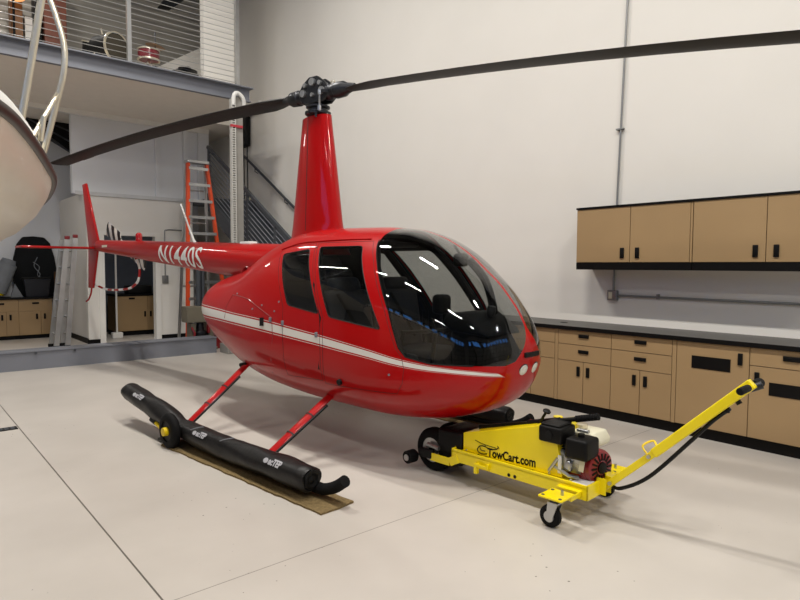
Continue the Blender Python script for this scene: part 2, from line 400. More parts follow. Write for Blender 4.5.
base_unit(2.47, 3.07, 'drawers_doors', 'tan cabinet with two drawers and two doors left of the full-height slotted door')
base_unit(3.07, 3.68, 'drawers_doors', 'tan cabinet with two drawers and two doors nearest the helicopter nose, fully visible')
base_unit(3.72, 4.33, 'drawers_doors', 'tan base cabinet partly hidden behind the helicopter nose')
base_unit(4.33, 4.94, 'drawers_doors', 'last tan base cabinet of the row, seen through the canopy glass')
for y, lb in ((2.43, 'narrow tan filler strip left of the full-height slotted door'), (3.68, 'narrow tan filler strip nearest the helicopter nose')):
    f = thing('cabinet_filler', lb, 'filler', (XF, y, 0), 0, 'filler strips between the base cabinets')
    MB().box((.001, .002, .1), (.02, .038, .85)).build('strip', M['tan'], f, smooth=0); MB().box((.035, 0, 0), (.5, .04, .1)).build('toe_kick', M['satin'], f, smooth=0)
w = thing('worktop', 'long grey worktop with black front edge over the right wall cabinets', 'worktop', (XF, 2.8, .85))
MB().box((-.02, -1.59, .004), (.583, 2.16, .042)).build('slab', M['counter'], w, smooth=0)
MB().box((-.025, -1.59, .002), (-.019, 2.16, .040)).build('edge_band', M['satin'], w, smooth=0)
MB().lathe((.28, 1.0, .043), (0, 0, 1), [(0, .04), (.004, .04), (.005, .03)], 16).build('cable_grommet', M['satin'], w)
XU = 5.65
def wall_unit(y0, y1, label):
    W = y1-y0; t = thing('wall_cabinet', label, 'cabinet', (XU, y0, 1.475), 0, 'tan wall cabinets over the worktop')
    MB().box((.02, 0, .075), (XW-XU, W, .635)).build('carcass', M['tan_edge'], t, smooth=0)
    MB().box((.004, 0, 0), (XW-XU, W, .075)).build('light_rail', M['satin'], t, smooth=0)
    MB().box((-.01, -.004, .635), (XW-XU, W+.004, .655)).build('top_cap', M['satin'], t, smooth=0)
    for a, b, s in ((.02, W/2, 1), (W/2, W, -1)):
        p = MB().box((0, a+.003, .078), (.019, b-.003, .632)).build('door', M['tan'], t, smooth=0, bevel=.0015)
        pull(p, 0, W/2-s*.08, .17, .04, .105)
    MB().box((.002, 0, .078), (.02, .018, .632)).build('filler_strip', M['tan'], t, smooth=0)
    return t
wall_unit(2.44, 3.655, 'tan two-door wall cabinet at the left end of the upper row')
wall_unit(1.22, 2.435, 'tan two-door wall cabinet cut by the right edge of the photo')

cd = thing('conduit', 'thin grey vertical conduit running up the right wall to the ceiling', 'conduit', (XW, 3.36, 0))
MB().tube([(-.025, .02, 1.24), (-.025, .0, 2.3), (-.025, -.06, 4.3), (-.025, -.06, HC-.01)], .011, n=8).build('pipe', M['conduit'], cd)
for z in (2.95,): MB().box((-.04, -.05, z), (-.001, .03, z+.015)).build('strap', M['conduit'], cd, smooth=0)
bx = thing('outlet_box', 'small grey outlet box on the wall under the wall cabinets', 'outlet', (XW, 3.39, 1.20))
MB().rbox((-.05, -.06, -.055), (0, .05, .055), .006).build('box', M['conduit'], bx)
MB().rbox((-.056, -.012, -.035), (-.048, .03, .035), .003).build('socket_face', M['cream'], bx)
ch = thing('horizontal_conduit', 'grey horizontal conduit running right from the outlet box', 'conduit', (XW, 3.33, 1.2))
MB().tube([(-.025, 0, 0), (-.025, -2.6, -.012)], .012, n=8).build('pipe', M['conduit'], ch)
MB().box((-.04, -.45, -.02), (0, -.43, .03)).build('strap', M['conduit'], ch, smooth=0)

# fittings on the right wall by the stair
t = thing('emergency_light', 'cream emergency light box high on the wall beside the column', 'emergency light', (5.95, 11.5, 4.72))
MB().rbox((-.06, -.30, -.09), (0, .32, .09), .015).build('housing', M['cream'], t); MB().rbox((-.075, -.30, -.12), (-.02, -.24, .12), .01).build('end_panel', M['white'], t)
t = thing('equipment_box', 'long black box with hanging cables on the wall right of the column', 'box', (5.95, 11.85, 4.0))
MB().rbox((-.12, -.12, 0), (0, .16, .62), .02).build('casing', M['black'], t)
for y in (-.06, .1): MB().tube(spline([(-.05, y, .01), (-.04, y+.01, -.7), (-.05, y-.02, -1.5), (-.04, y, -2.2)], 5), .012, n=6).build('hanging_cable', M['black'], t)
t = thing('wall_sensor', 'small cream box on the wall low beside the steel column', 'sensor box', (5.95, 11.72, 2.85))
MB().rbox((-.05, -.06, -.09), (0, .06, .12), .015).build('housing', M['cream'], t); MB().box((-.052, -.03, -.05), (-.05, .03, -.02)).build('grille', M['steel'], t)

# ---------------------------------------------------------------- things under the mezzanine
def far_unit(x0, x1, kind, label):
    t = thing('base_cabinet', label, 'cabinet', (x1, 13.99, 0), -PI/2+PI, 'tan base cabinets on the far wall'); t.rotation_euler = (0, 0, PI/2)
    return fill_unit(t, x1-x0, kind, .55, .82)
FL = []
for x0, x1, lb in ((.83, 1.43, 'tan base cabinet at the far left, beyond the boat'), (1.43, 2.03, 'tan far-wall cabinet under the grey bag'), (2.03, 2.62, 'tan far-wall cabinet under the black bin beside the aluminium ladders')):
    t = thing('base_cabinet', lb, 'cabinet', (x1, 13.99, 0), PI/2, 'tan base cabinets on the far wall')
    W = x1-x0
    MB().box((.02, 0, .08), (.56, W, .80)).build('carcass', M['tan_edge'], t, smooth=0); MB().box((.05, 0, 0), (.56, W, .08)).build('toe_kick', M['satin'], t, smooth=0)
    p = MB().box((0, .003, .56), (.02, W-.003, .80)).build('drawer', M['tan'], t, smooth=0); pull(p, 0, W/2, .72, .12, .035)
    for a, bb, s in ((0, W*.35, 1), (W*.35, W, -1)):
        p = MB().box((0, a+.003, .083), (.02, bb-.003, .556)).build('door', M['tan'], t, smooth=0); pull(p, 0, W*.35-s*.07, .45, .035, .11)
t = tag(MB().box((.8, 13.95, .802), (2.82, 14.58, .84)).build('worktop', M['satin'], smooth=0, bevel=.003), 'black worktop on the far wall cabinets at left', 'worktop')
# closet interior unit
t = thing('base_cabinet', 'tan cabinet with black top seen through the closet doorway', 'cabinet', (4.62, 13.35, 0), PI/2)
MB().box((.02, 0, .1), (.6, .95, .84)).build('carcass', M['tan_edge'], t, smooth=0); MB().box((.05, 0, 0), (.6, .95, .1)).build('toe_kick', M['satin'], t, smooth=0)
MB().box((-.02, -.01, .842), (.62, .97, .88)).build('worktop', M['satin'], t, smooth=0)
for a, bb, s in ((.003, .30, 1), (.306, .947, -1)):
    p = MB().box((0, a, .103), (.02, bb, .84)).build('door', M['tan'], t, smooth=0); pull(p, 0, .303-s*.06, .45 if s > 0 else .45, .035, .12)
    if s < 0: pull(p, 0, .63, .79, .12, .035)
tag(MB().rbox((3.95, 13.45, .882), (4.45, 13.75, 1.06), .02).build('equipment_case', M['black']), 'black equipment case on the cabinet inside the closet', 'case')
pp = thing('white_pole', 'thin white pole standing inside the closet doorway', 'pole', (3.60, 13.05, 0))
MB().cyl((0, 0, 0), (0, 0, 2.1), .02, n=10).build('shaft', M['trim'], pp); MB().rbox((-.1, -.08, 0), (.1, .08, .12), .02).build('foot', M['trim'], pp)
t = thing('chair_back', 'big rounded black seat back leaning on the far wall above the cabinets', 'seat back', (2.40, 14.36, .85))
b = MB(); outl = [(-.36, .0), (-.40, .5), (-.37, .78), (-.30, 1.08), (-.2, 1.22), (0, 1.24), (.2, 1.22), (.30, 1.1), (.37, .8), (.40, .5), (.36, 0)]
Mt = Matrix.Rotation(math.radians(-7), 4, 'X')
b.prism(outl, 'y', -.06, .06); b.v = [tuple(Mt @ Vector(v)) for v in b.v]
b.build('shell', M['fabric_blk'], t, bevel=.03, seg=3)
b = MB(); b.tube(spline([(.02, -.13, .80), (-.04, -.12, .62), (.06, -.13, .45), (-.02, -.14, .35)], 6), .008, n=6); b.tube(spline([(-.06, -.13, .7), (.05, -.13, .6), (.02, -.14, .42), (.22, -.16, .34)], 6), .007, n=6)
b.build('straps', M['bag'], t)
t = thing('storage_bin', 'black plastic bin standing on the far cabinets under the seat back', 'bin', (2.37, 14.08, .842))
b = MB(); b.loft([[(-.22*s, -.09*s, z), (.22*s, -.09*s, z), (.22*s, .09*s, z), (-.22*s, .09*s, z)] for z, s in ((0, .9), (.33, 1.05), (.36, 1.12))]); b.build('tub', M['navy'], t, bevel=.01)
MB().rbox((-.26, -.105, .365), (.26, .105, .40), .012).build('lid', M['black'], t)
tag(MB().rbox((2.70, 13.96, .842), (2.78, 14.16, 1.35), .004).build('cardboard_box', M['wood']), 'narrow brown cardboard box standing beside the black bin', 'box')
t = thing('duffel_bag', 'grey cylindrical bag tilted on the far cabinet beside the boat hull', 'bag', (1.80, 14.12, .875))
Mt = Matrix.Translation((0, 0, .40)) @ Matrix.Rotation(math.radians(20), 4, 'Y')
b = MB().lathe((0, 0, -.36), (0, 0, 1), [(0, .02), (0, .14), (.02, .17), (.1, .175), (.12, .17), (.35, .175), (.37, .17), (.6, .17), (.62, .14), (.66, .13), (.70, .12), (.71, .02)], 24); b.v = [tuple(Mt @ Vector(v)) for v in b.v]; b.build('body', M['bag'], t)
b = MB().lathe((0, 0, -.385), (0, 0, 1), [(0, .02), (0, .13), (.06, .172), (.07, .02)], 24); b.v = [tuple(Mt @ Vector(v)) for v in b.v]; b.build('yellow_base', M['yellow'], t)
tag(MB().prism([(1.9, .842), (2.12, .842), (1.98, 1.12)], 'y', 13.98, 14.05).build('folded_tarp', M['bag'], bevel=.01), 'grey folded tarp slumped between the grey bag and black bin', 'tarp')

def ext_ladder(x, y, top, lean, h, label):
    t = thing('extension_ladder', label, 'ladder', (x, y, 0), 0, 'aluminium ladders leaning by the closet wall')
    dx, dy = lean
    for s in (-1, 1):
        MB().bar((0, s*.2, 0), (dx, dy+s*.2, h), .035, .085, up=(1, 0, 0)).build('rail', M['alu'], t, smooth=0)
        MB().rbox((-.05, s*.2-.03, 0), (.05, s*.2+.03, .06), .01).build('foot', M['rubber'], t)
    for k in range(6):
        z = .25+k*.3
        if z < h-.1: MB().cyl((dx*z/h, -.2+dy*z/h, z), (dx*z/h, .2+dy*z/h, z), .016, n=10).build('rung', M['alu'], t)
    MB().rbox((dx-.04, dy-.23, h), (dx+.04, dy-.17, h+.06), .01).build('end_cap', M['red_dark'], t)
    return t
ext_ladder(2.29, 12.2, 0, (.22, 0), 1.95, 'left of the two aluminium ladders leaning on the closet side wall')
ext_ladder(2.47, 12.2, 0, (.17, 0), 1.98, 'right of the two aluminium ladders, red end cap, leaning on the closet side wall')

# step ladder
t = thing('step_ladder', 'tall orange fibreglass step ladder with aluminium steps behind the tail boom', 'ladder', (4.54, 11.0, 0))
def srail(nm, s, y0, y1, w0, w1, h): return MB().bar((s*w0, y0, .03), (s*w1, y1, h), .035, .08, up=(0, 1, 0)).build(nm, M['orange'], t, smooth=0)
H = 3.4
for s, x0, x1 in ((-1, -.37, -.22), (1, .46, .13)):
    MB().bar((x0, -.25, .03), (x1, .0, H), .05, .08, up=(0, 1, 0)).build('front_rail', M['orange'], t, smooth=0)
    MB().bar((x0-s*.10, .45, .03), (x1, .08, H), .04, .05, up=(0, 1, 0)).build('rear_rail', M['alu'], t, smooth=0)
    MB().rbox((x0-.03, -.31, 0), (x0+.03, -.2, .05), .01).build('foot', M['rubber'], t)
for k in range(11):
    z = .3*(k+1); f = z/H; a = -.37+.15*f; c = .46-.33*f
    st_ = MB().box((a, -.25+.25*f-.045, z-.012), (c, -.25+.25*f+.045, z+.012)); st_.box((a, -.25+.25*f-.05, z-.04), (c, -.25+.25*f-.045, z+.012)); st_.build('step', M['alu'], t, smooth=0)
MB().rbox((-.25, -.07, H-.02), (.16, .14, H+.04), .012).build('top_cap', M['alu'], t)
for k in range(5):
    z = .5+.6*k; f = z/H; MB().cyl((-.27+.05*f, .45-.37*f, z), (.36-.23*f, .45-.37*f, z), .014, n=8).build('brace', M['alu'], t)

# bench machine beside the closet
t = thing('shop_press', 'olive grey machine with a column and red parts left of the helicopter tail', 'shop machine', (4.24, 10.33, 0))
MB().box((-.28, -.12, .50), (.28, .16, .78)).build('table_box', M['olive'], t, smooth=0, bevel=.012)
b = MB().cyl((-.0, .06, .72), (-.0, .06, 1.6), .045); b.cyl((.08, .06, .72), (.08, .06, 1.5), .03); b.build('column', M['darksteel'], t)
b = MB().box((-.2, -.08, 0), (-.12, .12, .48)); b.box((.12, -.08, 0), (.2, .12, .48)); b.box((-.26, -.12, 0), (.26, .16, .05)); b.build('legs', M['olive'], t, smooth=0)
b = MB().lathe((0, .02, .12), (0, 0, 1), [(0, .05), (0, .11), (.2, .11), (.24, .07), (.36, .06)], 18); b.build('motor', M['iron'], t)
b = MB().tube(spline([(-.2, -.1, .42), (-.16, -.14, .3), (-.2, -.12, .16), (-.1, -.15, .06)], 5), .02, n=8); b.build('red_hose', M['red_dark'], t)
MB().tube([(-.12, -.1, .24), (-.3, -.14, .16)], .012).build('crank', M['black'], t); MB().ball((-.3, -.14, .16), .025).build('knob', M['black'], t)
MB().rbox((.10, 0, .3), (.14, -.1, .46), .01).build('red_valve', M['red_dark'], t); MB().rbox((.27, -.05, .0), (.40, .1, 1.1), .02).build('red_cylinder', M['red_dark'], t)
t = thing('wall_switch', 'small grey switch box with conduit on the closet wall right of the door', 'switch', (4.36, CY, 1.21))
MB().rbox((-.06, -.04, -.08), (.06, 0, .08), .006).build('box', M['conduit'], t); MB().box((-.012, -.05, -.02), (.012, -.04, .02)).build('toggle', M['steel'], t)
MB().tube(spline([(0, -.02, .08), (0, -.02, .9), (.04, -.02, 1.0), (.2, -.02, 1.01), (.4, -.02, 1.0)], 5), .012, n=8).build('conduit_pipe', M['conduit'], t)
t = thing('floor_drain', 'black slotted floor drain at the left edge of the floor', 'drain', (.72, 6.41, .0))
MB().box((-.22, -.055, 0), (.17, .055, .006)).build('frame', M['black'], t, smooth=0)
for k in range(8): MB().box((-.21+.047*k, -.045, .0062), (-.18+.047*k, .045, .0085)).build('grate_bar', M['darksteel'], t, smooth=0)
# black stringers under the mezzanine seen past the boat
t = struct(MB().prism([(1.9, 4.40), (3.05, 4.40), (3.03, 3.83), (2.62, 4.12)], 'y', 13.96, 14.1).build('stair_underside', M['black'], smooth=0))
b = MB()
for k in range(3): b.bar((2.0+.25*k, 13.94, 4.40), (3.04, 13.94, 3.80+.22*k), .02, .03)
b.build('stair_edge', M['darksteel'], t, smooth=0)

# ---------------------------------------------------------------- things up on the mezzanine
ZM = 4.592
def mz(n, lb, c, x, y): return thing(n, lb, c, (x, y, ZM))
t = mz('wood_cabinet', 'brown wooden cabinet at the far left of the mezzanine', 'cabinet', 1.95, 12.7)
MB().box((-.09, 0, 0), (.09, .25, 1.62)).build('carcass', M['wood'], t, smooth=0); MB().box((-.08, -.015, .05), (.08, 0, 1.58)).build('door', M['wood'], t, smooth=0)
tag(MB().box((2.08, 12.75, ZM), (2.2, 12.95, ZM+1.35)).build('display_board', M['white'], smooth=0), 'narrow white board beside the brown cabinet on the mezzanine', 'board')
tag(MB().rbox((2.22, 12.7, ZM), (2.34, 12.95, ZM+2.0), .01).build('tall_speaker', M['black']), 'tall slim black speaker on the mezzanine behind the boat rail', 'speaker')
t = mz('bookcase', 'reddish brown wooden unit on the mezzanine between the boat rail tubes', 'cabinet', 2.55, 12.65)
MB().box((-.18, 0, 0), (.18, .3, 2.0)).build('carcass', M['redwood'], t, smooth=0)
for z in (.5, 1.0, 1.5): MB().box((-.17, -.012, z-.45), (.17, 0, z)).build('door', M['redwood'], t, smooth=0)
t = mz('shaded_lamp', 'warm glowing lamp shade at the top left above the mezzanine', 'lamp', 1.86, 12.4)
MB().cyl((0, 0, 0), (0, 0, 1.52), .02, n=8).build('stem', M['black'], t); MB().lathe((0, 0, 0), (0, 0, 1), [(0, .14), (.02, .13), (.02, .02)], 16).build('base', M['black'], t)
MB().lathe((0, 0, 1.50), (0, 0, 1), [(0, .17), (.3, .17)], 24).build('lamp_shade', M['warmlamp'], t)
# drums
t = mz('bass_drum', 'bass drum with chrome rims at the mezzanine edge left of the post', 'drum', 2.88, 10.5)
b = MB().lathe((0, 0, .36), (0.5, -1, 0), [(-.2, .2), (-.2, .23), (.16, .23), (.16, .2)], 28); b.build('shell', M['black'], t)
MB().lathe((0, 0, .36), (0.5, -1, 0), [(.161, .02), (.165, .215), (.166, .02)], 28).build('front_skin', M['drumhead'], t)
MB().hoop((0, 0, .36), (0.5, -1, 0), [(.14, .236), (.14, .25), (.17, .25), (.17, .225)], 28).build('hoop', M['chrome'], t)
for s in (-1, 1): MB().cyl((s*.2, .05, .34), (s*.3, -.12, 0), .012, n=8).build('spur', M['chrome'], t)
for s in (-1, 1): MB().cyl((s*.1, .02, .57), (s*.12, .02, .66), .012, n=8).build('tom_mount', M['chrome'], t)
for i, (x, y, lb) in enumerate(((2.72, 11.0, 'small black tom drum standing behind the bass drum, left one'), (3.20, 11.0, 'small black tom drum standing behind the bass drum, nearest the post'))):
    t = mz('tom_drum', lb, 'drum', x, y); b = MB().lathe((0, 0, .36), (0, -.3, 1), [(0, .1), (0, .13), (.2, .13), (.2, .1)], 20); b.build('shell', M['black'], t)
    MB().hoop((0, 0, .36), (0, -.3, 1), [(.19, .132), (.19, .142), (.21, .142), (.21, .12)], 20).build('hoop', M['chrome'], t)
    MB().lathe((0, 0, .36), (0, -.3, 1), [(.201, .01), (.203, .12), (.204, .01)], 20).build('skin', M['drumhead'], t)
    for k in range(3): MB().cyl((0, .02, .38), (.16*math.cos(k*2.1), .16*math.sin(k*2.1), 0), .01, n=6).build('leg', M['chrome'], t)
t = mz('snare_drum', 'red snare drum on a low stand right of the mezzanine post', 'drum', 3.36, 10.12)
MB().lathe((0, 0, .2), (0, 0, 1), [(0, .12), (0, .165), (.16, .165), (.16, .12)], 24).build('shell', mat('red_drum_lacquer', '6E1420', .3, coat=.4), t)
for z in (.2, .35): MB().hoop((0, 0, z-.01), (0, 0, 1), [(0, .15), (0, .175), (.02, .175), (.02, .15)], 24).build('hoop', M['chrome'], t)
for k in range(3): MB().cyl((0, 0, .19), (.17*math.cos(k*2.1+.4), .17*math.sin(k*2.1+.4), 0), .012, n=6).build('stand_leg', M['chrome'], t)
t = mz('cymbal_stand', 'thin cymbal stand with one brass cymbal right of the snare drum', 'cymbal', 3.68, 10.75)
MB().cyl((0, 0, .1), (0, 0, .9), .011, n=8).build('stand', M['iron'], t)
for k in range(3): MB().cyl((0, 0, .25), (.17*math.cos(k*2.1), .17*math.sin(k*2.1), 0), .01, n=6).build('leg', M['iron'], t)
MB().lathe((0, 0, .655), (.16, -.1, 1), [(0, .16), (.004, .16), (.02, .06), (.04, .04), (.045, .005)], 28).build('cymbal', M['brass'], t)
t = mz('cymbal_pile', 'dark cymbals lying flat at the right end of the mezzanine edge', 'cymbal', 4.02, 10.3)
for k, (dx, r) in enumerate(((-.02, .22), (.04, .19), (.06, .16))): MB().lathe((dx, .02*k, .13+.05*k), (.1, -.1, 1), [(.02, r), (.025, r), (.05, .06), (.08, .03), (.085, .004)], 24).build('cymbal', M['iron'], t)
t = mz('ceiling_bracket', 'dark bracket fixture hanging at the top of the mezzanine room', 'bracket', 3.9, 10.6); t.location.z = 0
MB().cyl((0, 0, 6.05), (0, 0, HC), .02, n=8).build('rod', M['black'], t); MB().prism([(-.2, 5.88), (.0, 5.9), (.22, 6.1), (.16, 6.2), (-.06, 6.1), (-.14, 5.98)], 'y', -.1, .1).build('head', M['fabric_blk'], t, bevel=.01)
# ---------------------------------------------------------------- helicopter
HO = Vector((3.08, 4.737, 0)); HR = math.radians(6.0)-PI/2
heli = thing('helicopter', 'red four-seat helicopter parked on its skids in the middle of the hangar', 'helicopter', HO, HR)
def pch(xs,ys):
    n=len(xs);h=[xs[i+1]-xs[i] for i in range(n-1)];d=[(ys[i+1]-ys[i])/h[i] for i in range(n-1)]
    m=[0]*n;m[0]=d[0];m[-1]=d[-1]
    for i in range(1,n-1):
        m[i]=0 if d[i-1]*d[i]<=0 else 2*d[i-1]*d[i]/(d[i-1]+d[i])
    def f(x):
        x=min(max(x,xs[0]),xs[-1]);i=0
        while i<n-2 and x>xs[i+1]: i+=1
        t=(x-xs[i])/h[i]
        return (2*t**3-3*t*t+1)*ys[i]+(t**3-2*t*t+t)*h[i]*m[i]+(-2*t**3+3*t*t)*ys[i+1]+(t**3-t*t)*h[i]*m[i+1]
    return f
def tab(rows): # rows list of tuples x desc ok
    rows=sorted(rows); return pch([r[0] for r in rows],[r[1] for r in rows])
ZT=tab([(2.28, 0.93), (2.27, 0.99), (2.24, 1.06), (2.17, 1.19), (2.1, 1.28), (2.01, 1.38), (1.89, 1.48), (1.77, 1.575), (1.65, 1.65), (1.46, 1.735), (1.25, 1.79), (0.9, 1.82), (0.3, 1.83), (0, 1.805), (-0.35, 1.705), (-0.688, 1.56), (-0.97, 1.465), (-1.346, 1.385), (-1.46, 1.35), (-1.54, 1.31), (-1.585, 1.22)])
ZB=tab([(2.28, 0.89), (2.26, 0.8), (2.2, 0.66), (2.1, 0.55), (1.9, 0.45), (1.6, 0.375), (1.2, 0.35), (0.6, 0.35), (0, 0.375), (-0.594, 0.46), (-0.97, 0.57), (-1.346, 0.745), (-1.46, 0.815), (-1.54, 0.88), (-1.585, .97)])
WW=tab([(2.28, 0.02), (2.26, 0.12), (2.2, 0.25), (2.1, 0.36), (1.95, 0.465), (1.7, 0.565), (1.4, 0.63), (1.0, 0.65), (0.4, 0.65), (-0.1, 0.635), (-0.5, 0.6), (-0.876, 0.54), (-1.252, 0.47), (-1.40, 0.42), (-1.49, 0.375), (-1.55, 0.31), (-1.585, .20)])
ZW=tab([(2.28, 0.91), (2.2, .86), (2.05, 0.78), (1.5, 0.75), (0, 0.84), (-0.97, 0.99), (-1.5, 1.06), (-1.585, 1.08)])
NT=tab([(2.28, 2.0), (1.9, 2.1), (1.2, 2.4), (0, 2.4), (-0.782, 2.1), (-1.585, 2.0)])
NB=tab([(2.28, 2.0), (1.9, 2.2), (1.2, 2.6), (-0.5, 2.4), (-1.585, 2.0)])
def sec(x,th):
    c,s=math.cos(th),math.sin(th)
    n=NT(x) if s>=0 else NB(x)
    y=WW(x)*math.copysign(abs(c)**(2/n),c)
    zw=ZW(x); z=zw+((ZT(x)-zw) if s>=0 else (zw-ZB(x)))*math.copysign(abs(s)**(2/n),s)
    return (x,y,z)
def Fi(x, y, z):
    t = z >= ZW(x); n = NT(x) if t else NB(x); h = max(1e-3, (ZT(x)-ZW(x)) if t else (ZW(x)-ZB(x)))
    return (abs(y)/max(WW(x), 1e-3))**n+(abs(z-ZW(x))/h)**n
def hnorm(p, e=2e-3):
    x, y, z = p
    g = Vector(((Fi(x+e, y, z)-Fi(x-e, y, z)), (Fi(x, y+e, z)-Fi(x, y-e, z)), (Fi(x, y, z+e)-Fi(x, y, z-e))))
    return g.normalized() if g.length > 1e-9 else Vector((1, 0, 0))
def ysurf(x, z):
    t = z >= ZW(x); n = NT(x) if t else NB(x); h = max(1e-3, (ZT(x)-ZW(x)) if t else (ZW(x)-ZB(x)))
    return WW(x)*max(0, 1-(abs(z-ZW(x))/h)**n)**(1/n)
def inpoly(x, z, P):
    r = False; j = len(P)-1
    for i in range(len(P)):
        (a, b), (c, d) = P[i], P[j]
        if (b > z) != (d > z) and x < (c-a)*(z-b)/(d-b)+a: r = not r
        j = i
    return r
def rounded(P, r=.03, n=3):
    out = []
    for i in range(len(P)):
        a, b, c = Vector(P[i-1]), Vector(P[i]), Vector(P[(i+1) % len(P)])
        u = b+(a-b).normalized()*r; w = b+(c-b).normalized()*r
        for k in range(n+1):
            t = k/n; q = u*(1-t)**2+b*2*t*(1-t)+w*t*t; out.append((q.x, q.y))
    return out
W_REAR = rounded([(.10, 1.60), (.436, 1.638), (.775, 1.13), (.37, 1.18)])
W_FRONT = rounded([(.549, 1.654), (1.037, 1.653), (1.432, 1.056), (.896, 1.115)])
WS = [(1.15, 1.95), (1.15, 1.74), (1.172, 1.66), (1.273, 1.516), (1.479, 1.183), (1.585, .94), (1.64, .883), (1.814, .849), (2.10, .847), (2.45, .847), (2.45, 1.95)]
D_FRONT = [(.495, 1.69), (1.11, 1.69), (1.225, 1.54), (1.45, 1.18), (1.56, .94), (1.612, .88), (1.632, .80), (1.62, .70), (1.57, .62), (.86, .60), (.835, 1.10)]
D_REAR = [(.09, 1.665), (.47, 1.685), (.80, 1.11), (.83, .62), (.36, .60), (.315, 1.16), (.05, 1.60)]
NOSE = [(.013, 1.09), (.03, 1.05), (.082, .965), (.157, .872), (.224, .848), (.7, .847)]   # lower front corner of the canopy, |y| against z
def nz(y):
    for (a, b), (c, d) in zip(NOSE, NOSE[1:]):
        if a <= y <= c: return b+(d-b)*(y-a)/(c-a)
    return 9 if y < .013 else .847

bm = bmesh.new(); NTH = 112
XS = [-1.585+.065*(k/9)**1.6 for k in range(9)]+[-1.52+3.42*k/76 for k in range(77)]+[1.9+.38*(1-(1-k/24)**1.7) for k in range(1, 25)]
rows = [[bm.verts.new(sec(x, 2*PI*(k+.5)/NTH)) for k in range(NTH)] for x in XS]
for a, b in zip(rows, rows[1:]):
    for k in range(NTH): bm.faces.new((a[k], a[(k+1) % NTH], b[(k+1) % NTH], b[k]))
bm.faces.new(rows[0][::-1]); bm.faces.new(rows[-1])
def bis(co, no, test):
    fs = [f for f in bm.faces if test(f)]
    if not fs: return
    es = {e for f in fs for e in f.edges}; vs = {v for f in fs for v in f.verts}
    bmesh.ops.bisect_plane(bm, geom=list(vs)+list(es)+fs, dist=1e-5, plane_co=co, plane_no=no)
def cut_poly(P):
    for (a, b), (c, d) in zip(P, P[1:]+P[:1]):
        x0, x1, z0, z1 = min(a, c)-.002, max(a, c)+.002, min(b, d)-.002, max(b, d)+.002
        def test(f):
            xs = [v.co.x for v in f.verts]; zs = [v.co.z for v in f.verts]
            return max(xs) > x0 and min(xs) < x1 and max(zs) > z0 and min(zs) < z1
        bis((a, 0, b), (d-b, 0, a-c), test)
for P in (W_REAR, W_FRONT, WS, D_FRONT, D_REAR): cut_poly(P)
for s in (-1, 1):
    bis((0, s*.013, 0), (0, 1, 0), lambda f: f.calc_center_median().x > 1.1 and f.calc_center_median().z > .95 and abs(f.calc_center_median().y) < .1)
    for (a, b), (c, d) in zip(NOSE, NOSE[1:-1]):
        bis((0, s*a, b), (0, s*(d-b), a-c), lambda f: min(v.co.x for v in f.verts) > 1.95 and max(s*v.co.y for v in f.verts) > a-.002 and min(s*v.co.y for v in f.verts) < c+.002 and max(v.co.z for v in f.verts) > .8 and min(v.co.z for v in f.verts) < 1.12)
bm.normal_update()
kinds = {}
for f in bm.faces:
    c = f.calc_center_median(); ay = abs(c.y); side = 's' if c.y < 0 else 'p'
    if inpoly(c.x, c.z, WS) and ay > .013 and (c.x < 1.95 or c.z > nz(ay)): k = 'canopy_'+side
    elif inpoly(c.x, c.z, W_FRONT): k = 'fw_'+side
    elif inpoly(c.x, c.z, W_REAR): k = 'rw_'+side
    elif inpoly(c.x, c.z, D_FRONT): k = 'fd_'+side
    elif inpoly(c.x, c.z, D_REAR): k = 'rd_'+side
    else: k = 'shell'
    kinds.setdefault(k, []).append(f)
def part_mesh(name, faces, m, parent, off=0, flip=False):
    idx = {}; vs = []; ns = []; fs = []
    for f in faces:
        q = []
        for v in f.verts:
            if v.index not in idx:
                n = hnorm(v.co); idx[v.index] = len(vs); vs.append(v.co-n*off); ns.append(-n if flip else n)
            q.append(idx[v.index])
        fs.append(q[::-1] if flip else q)
    me = bpy.data.meshes.new(name); me.from_pydata(vs, [], fs); me.materials.append(m)
    me.polygons.foreach_set('use_smooth', [True]*len(me.polygons)); me.update()
    me.normals_split_custom_set_from_vertices(ns)
    return link(name, me, parent)
bm.verts.index_update()
# make windings point outwards
for f in bm.faces:
    if f.normal.dot(hnorm(f.calc_center_median())) < 0: f.normal_flip()

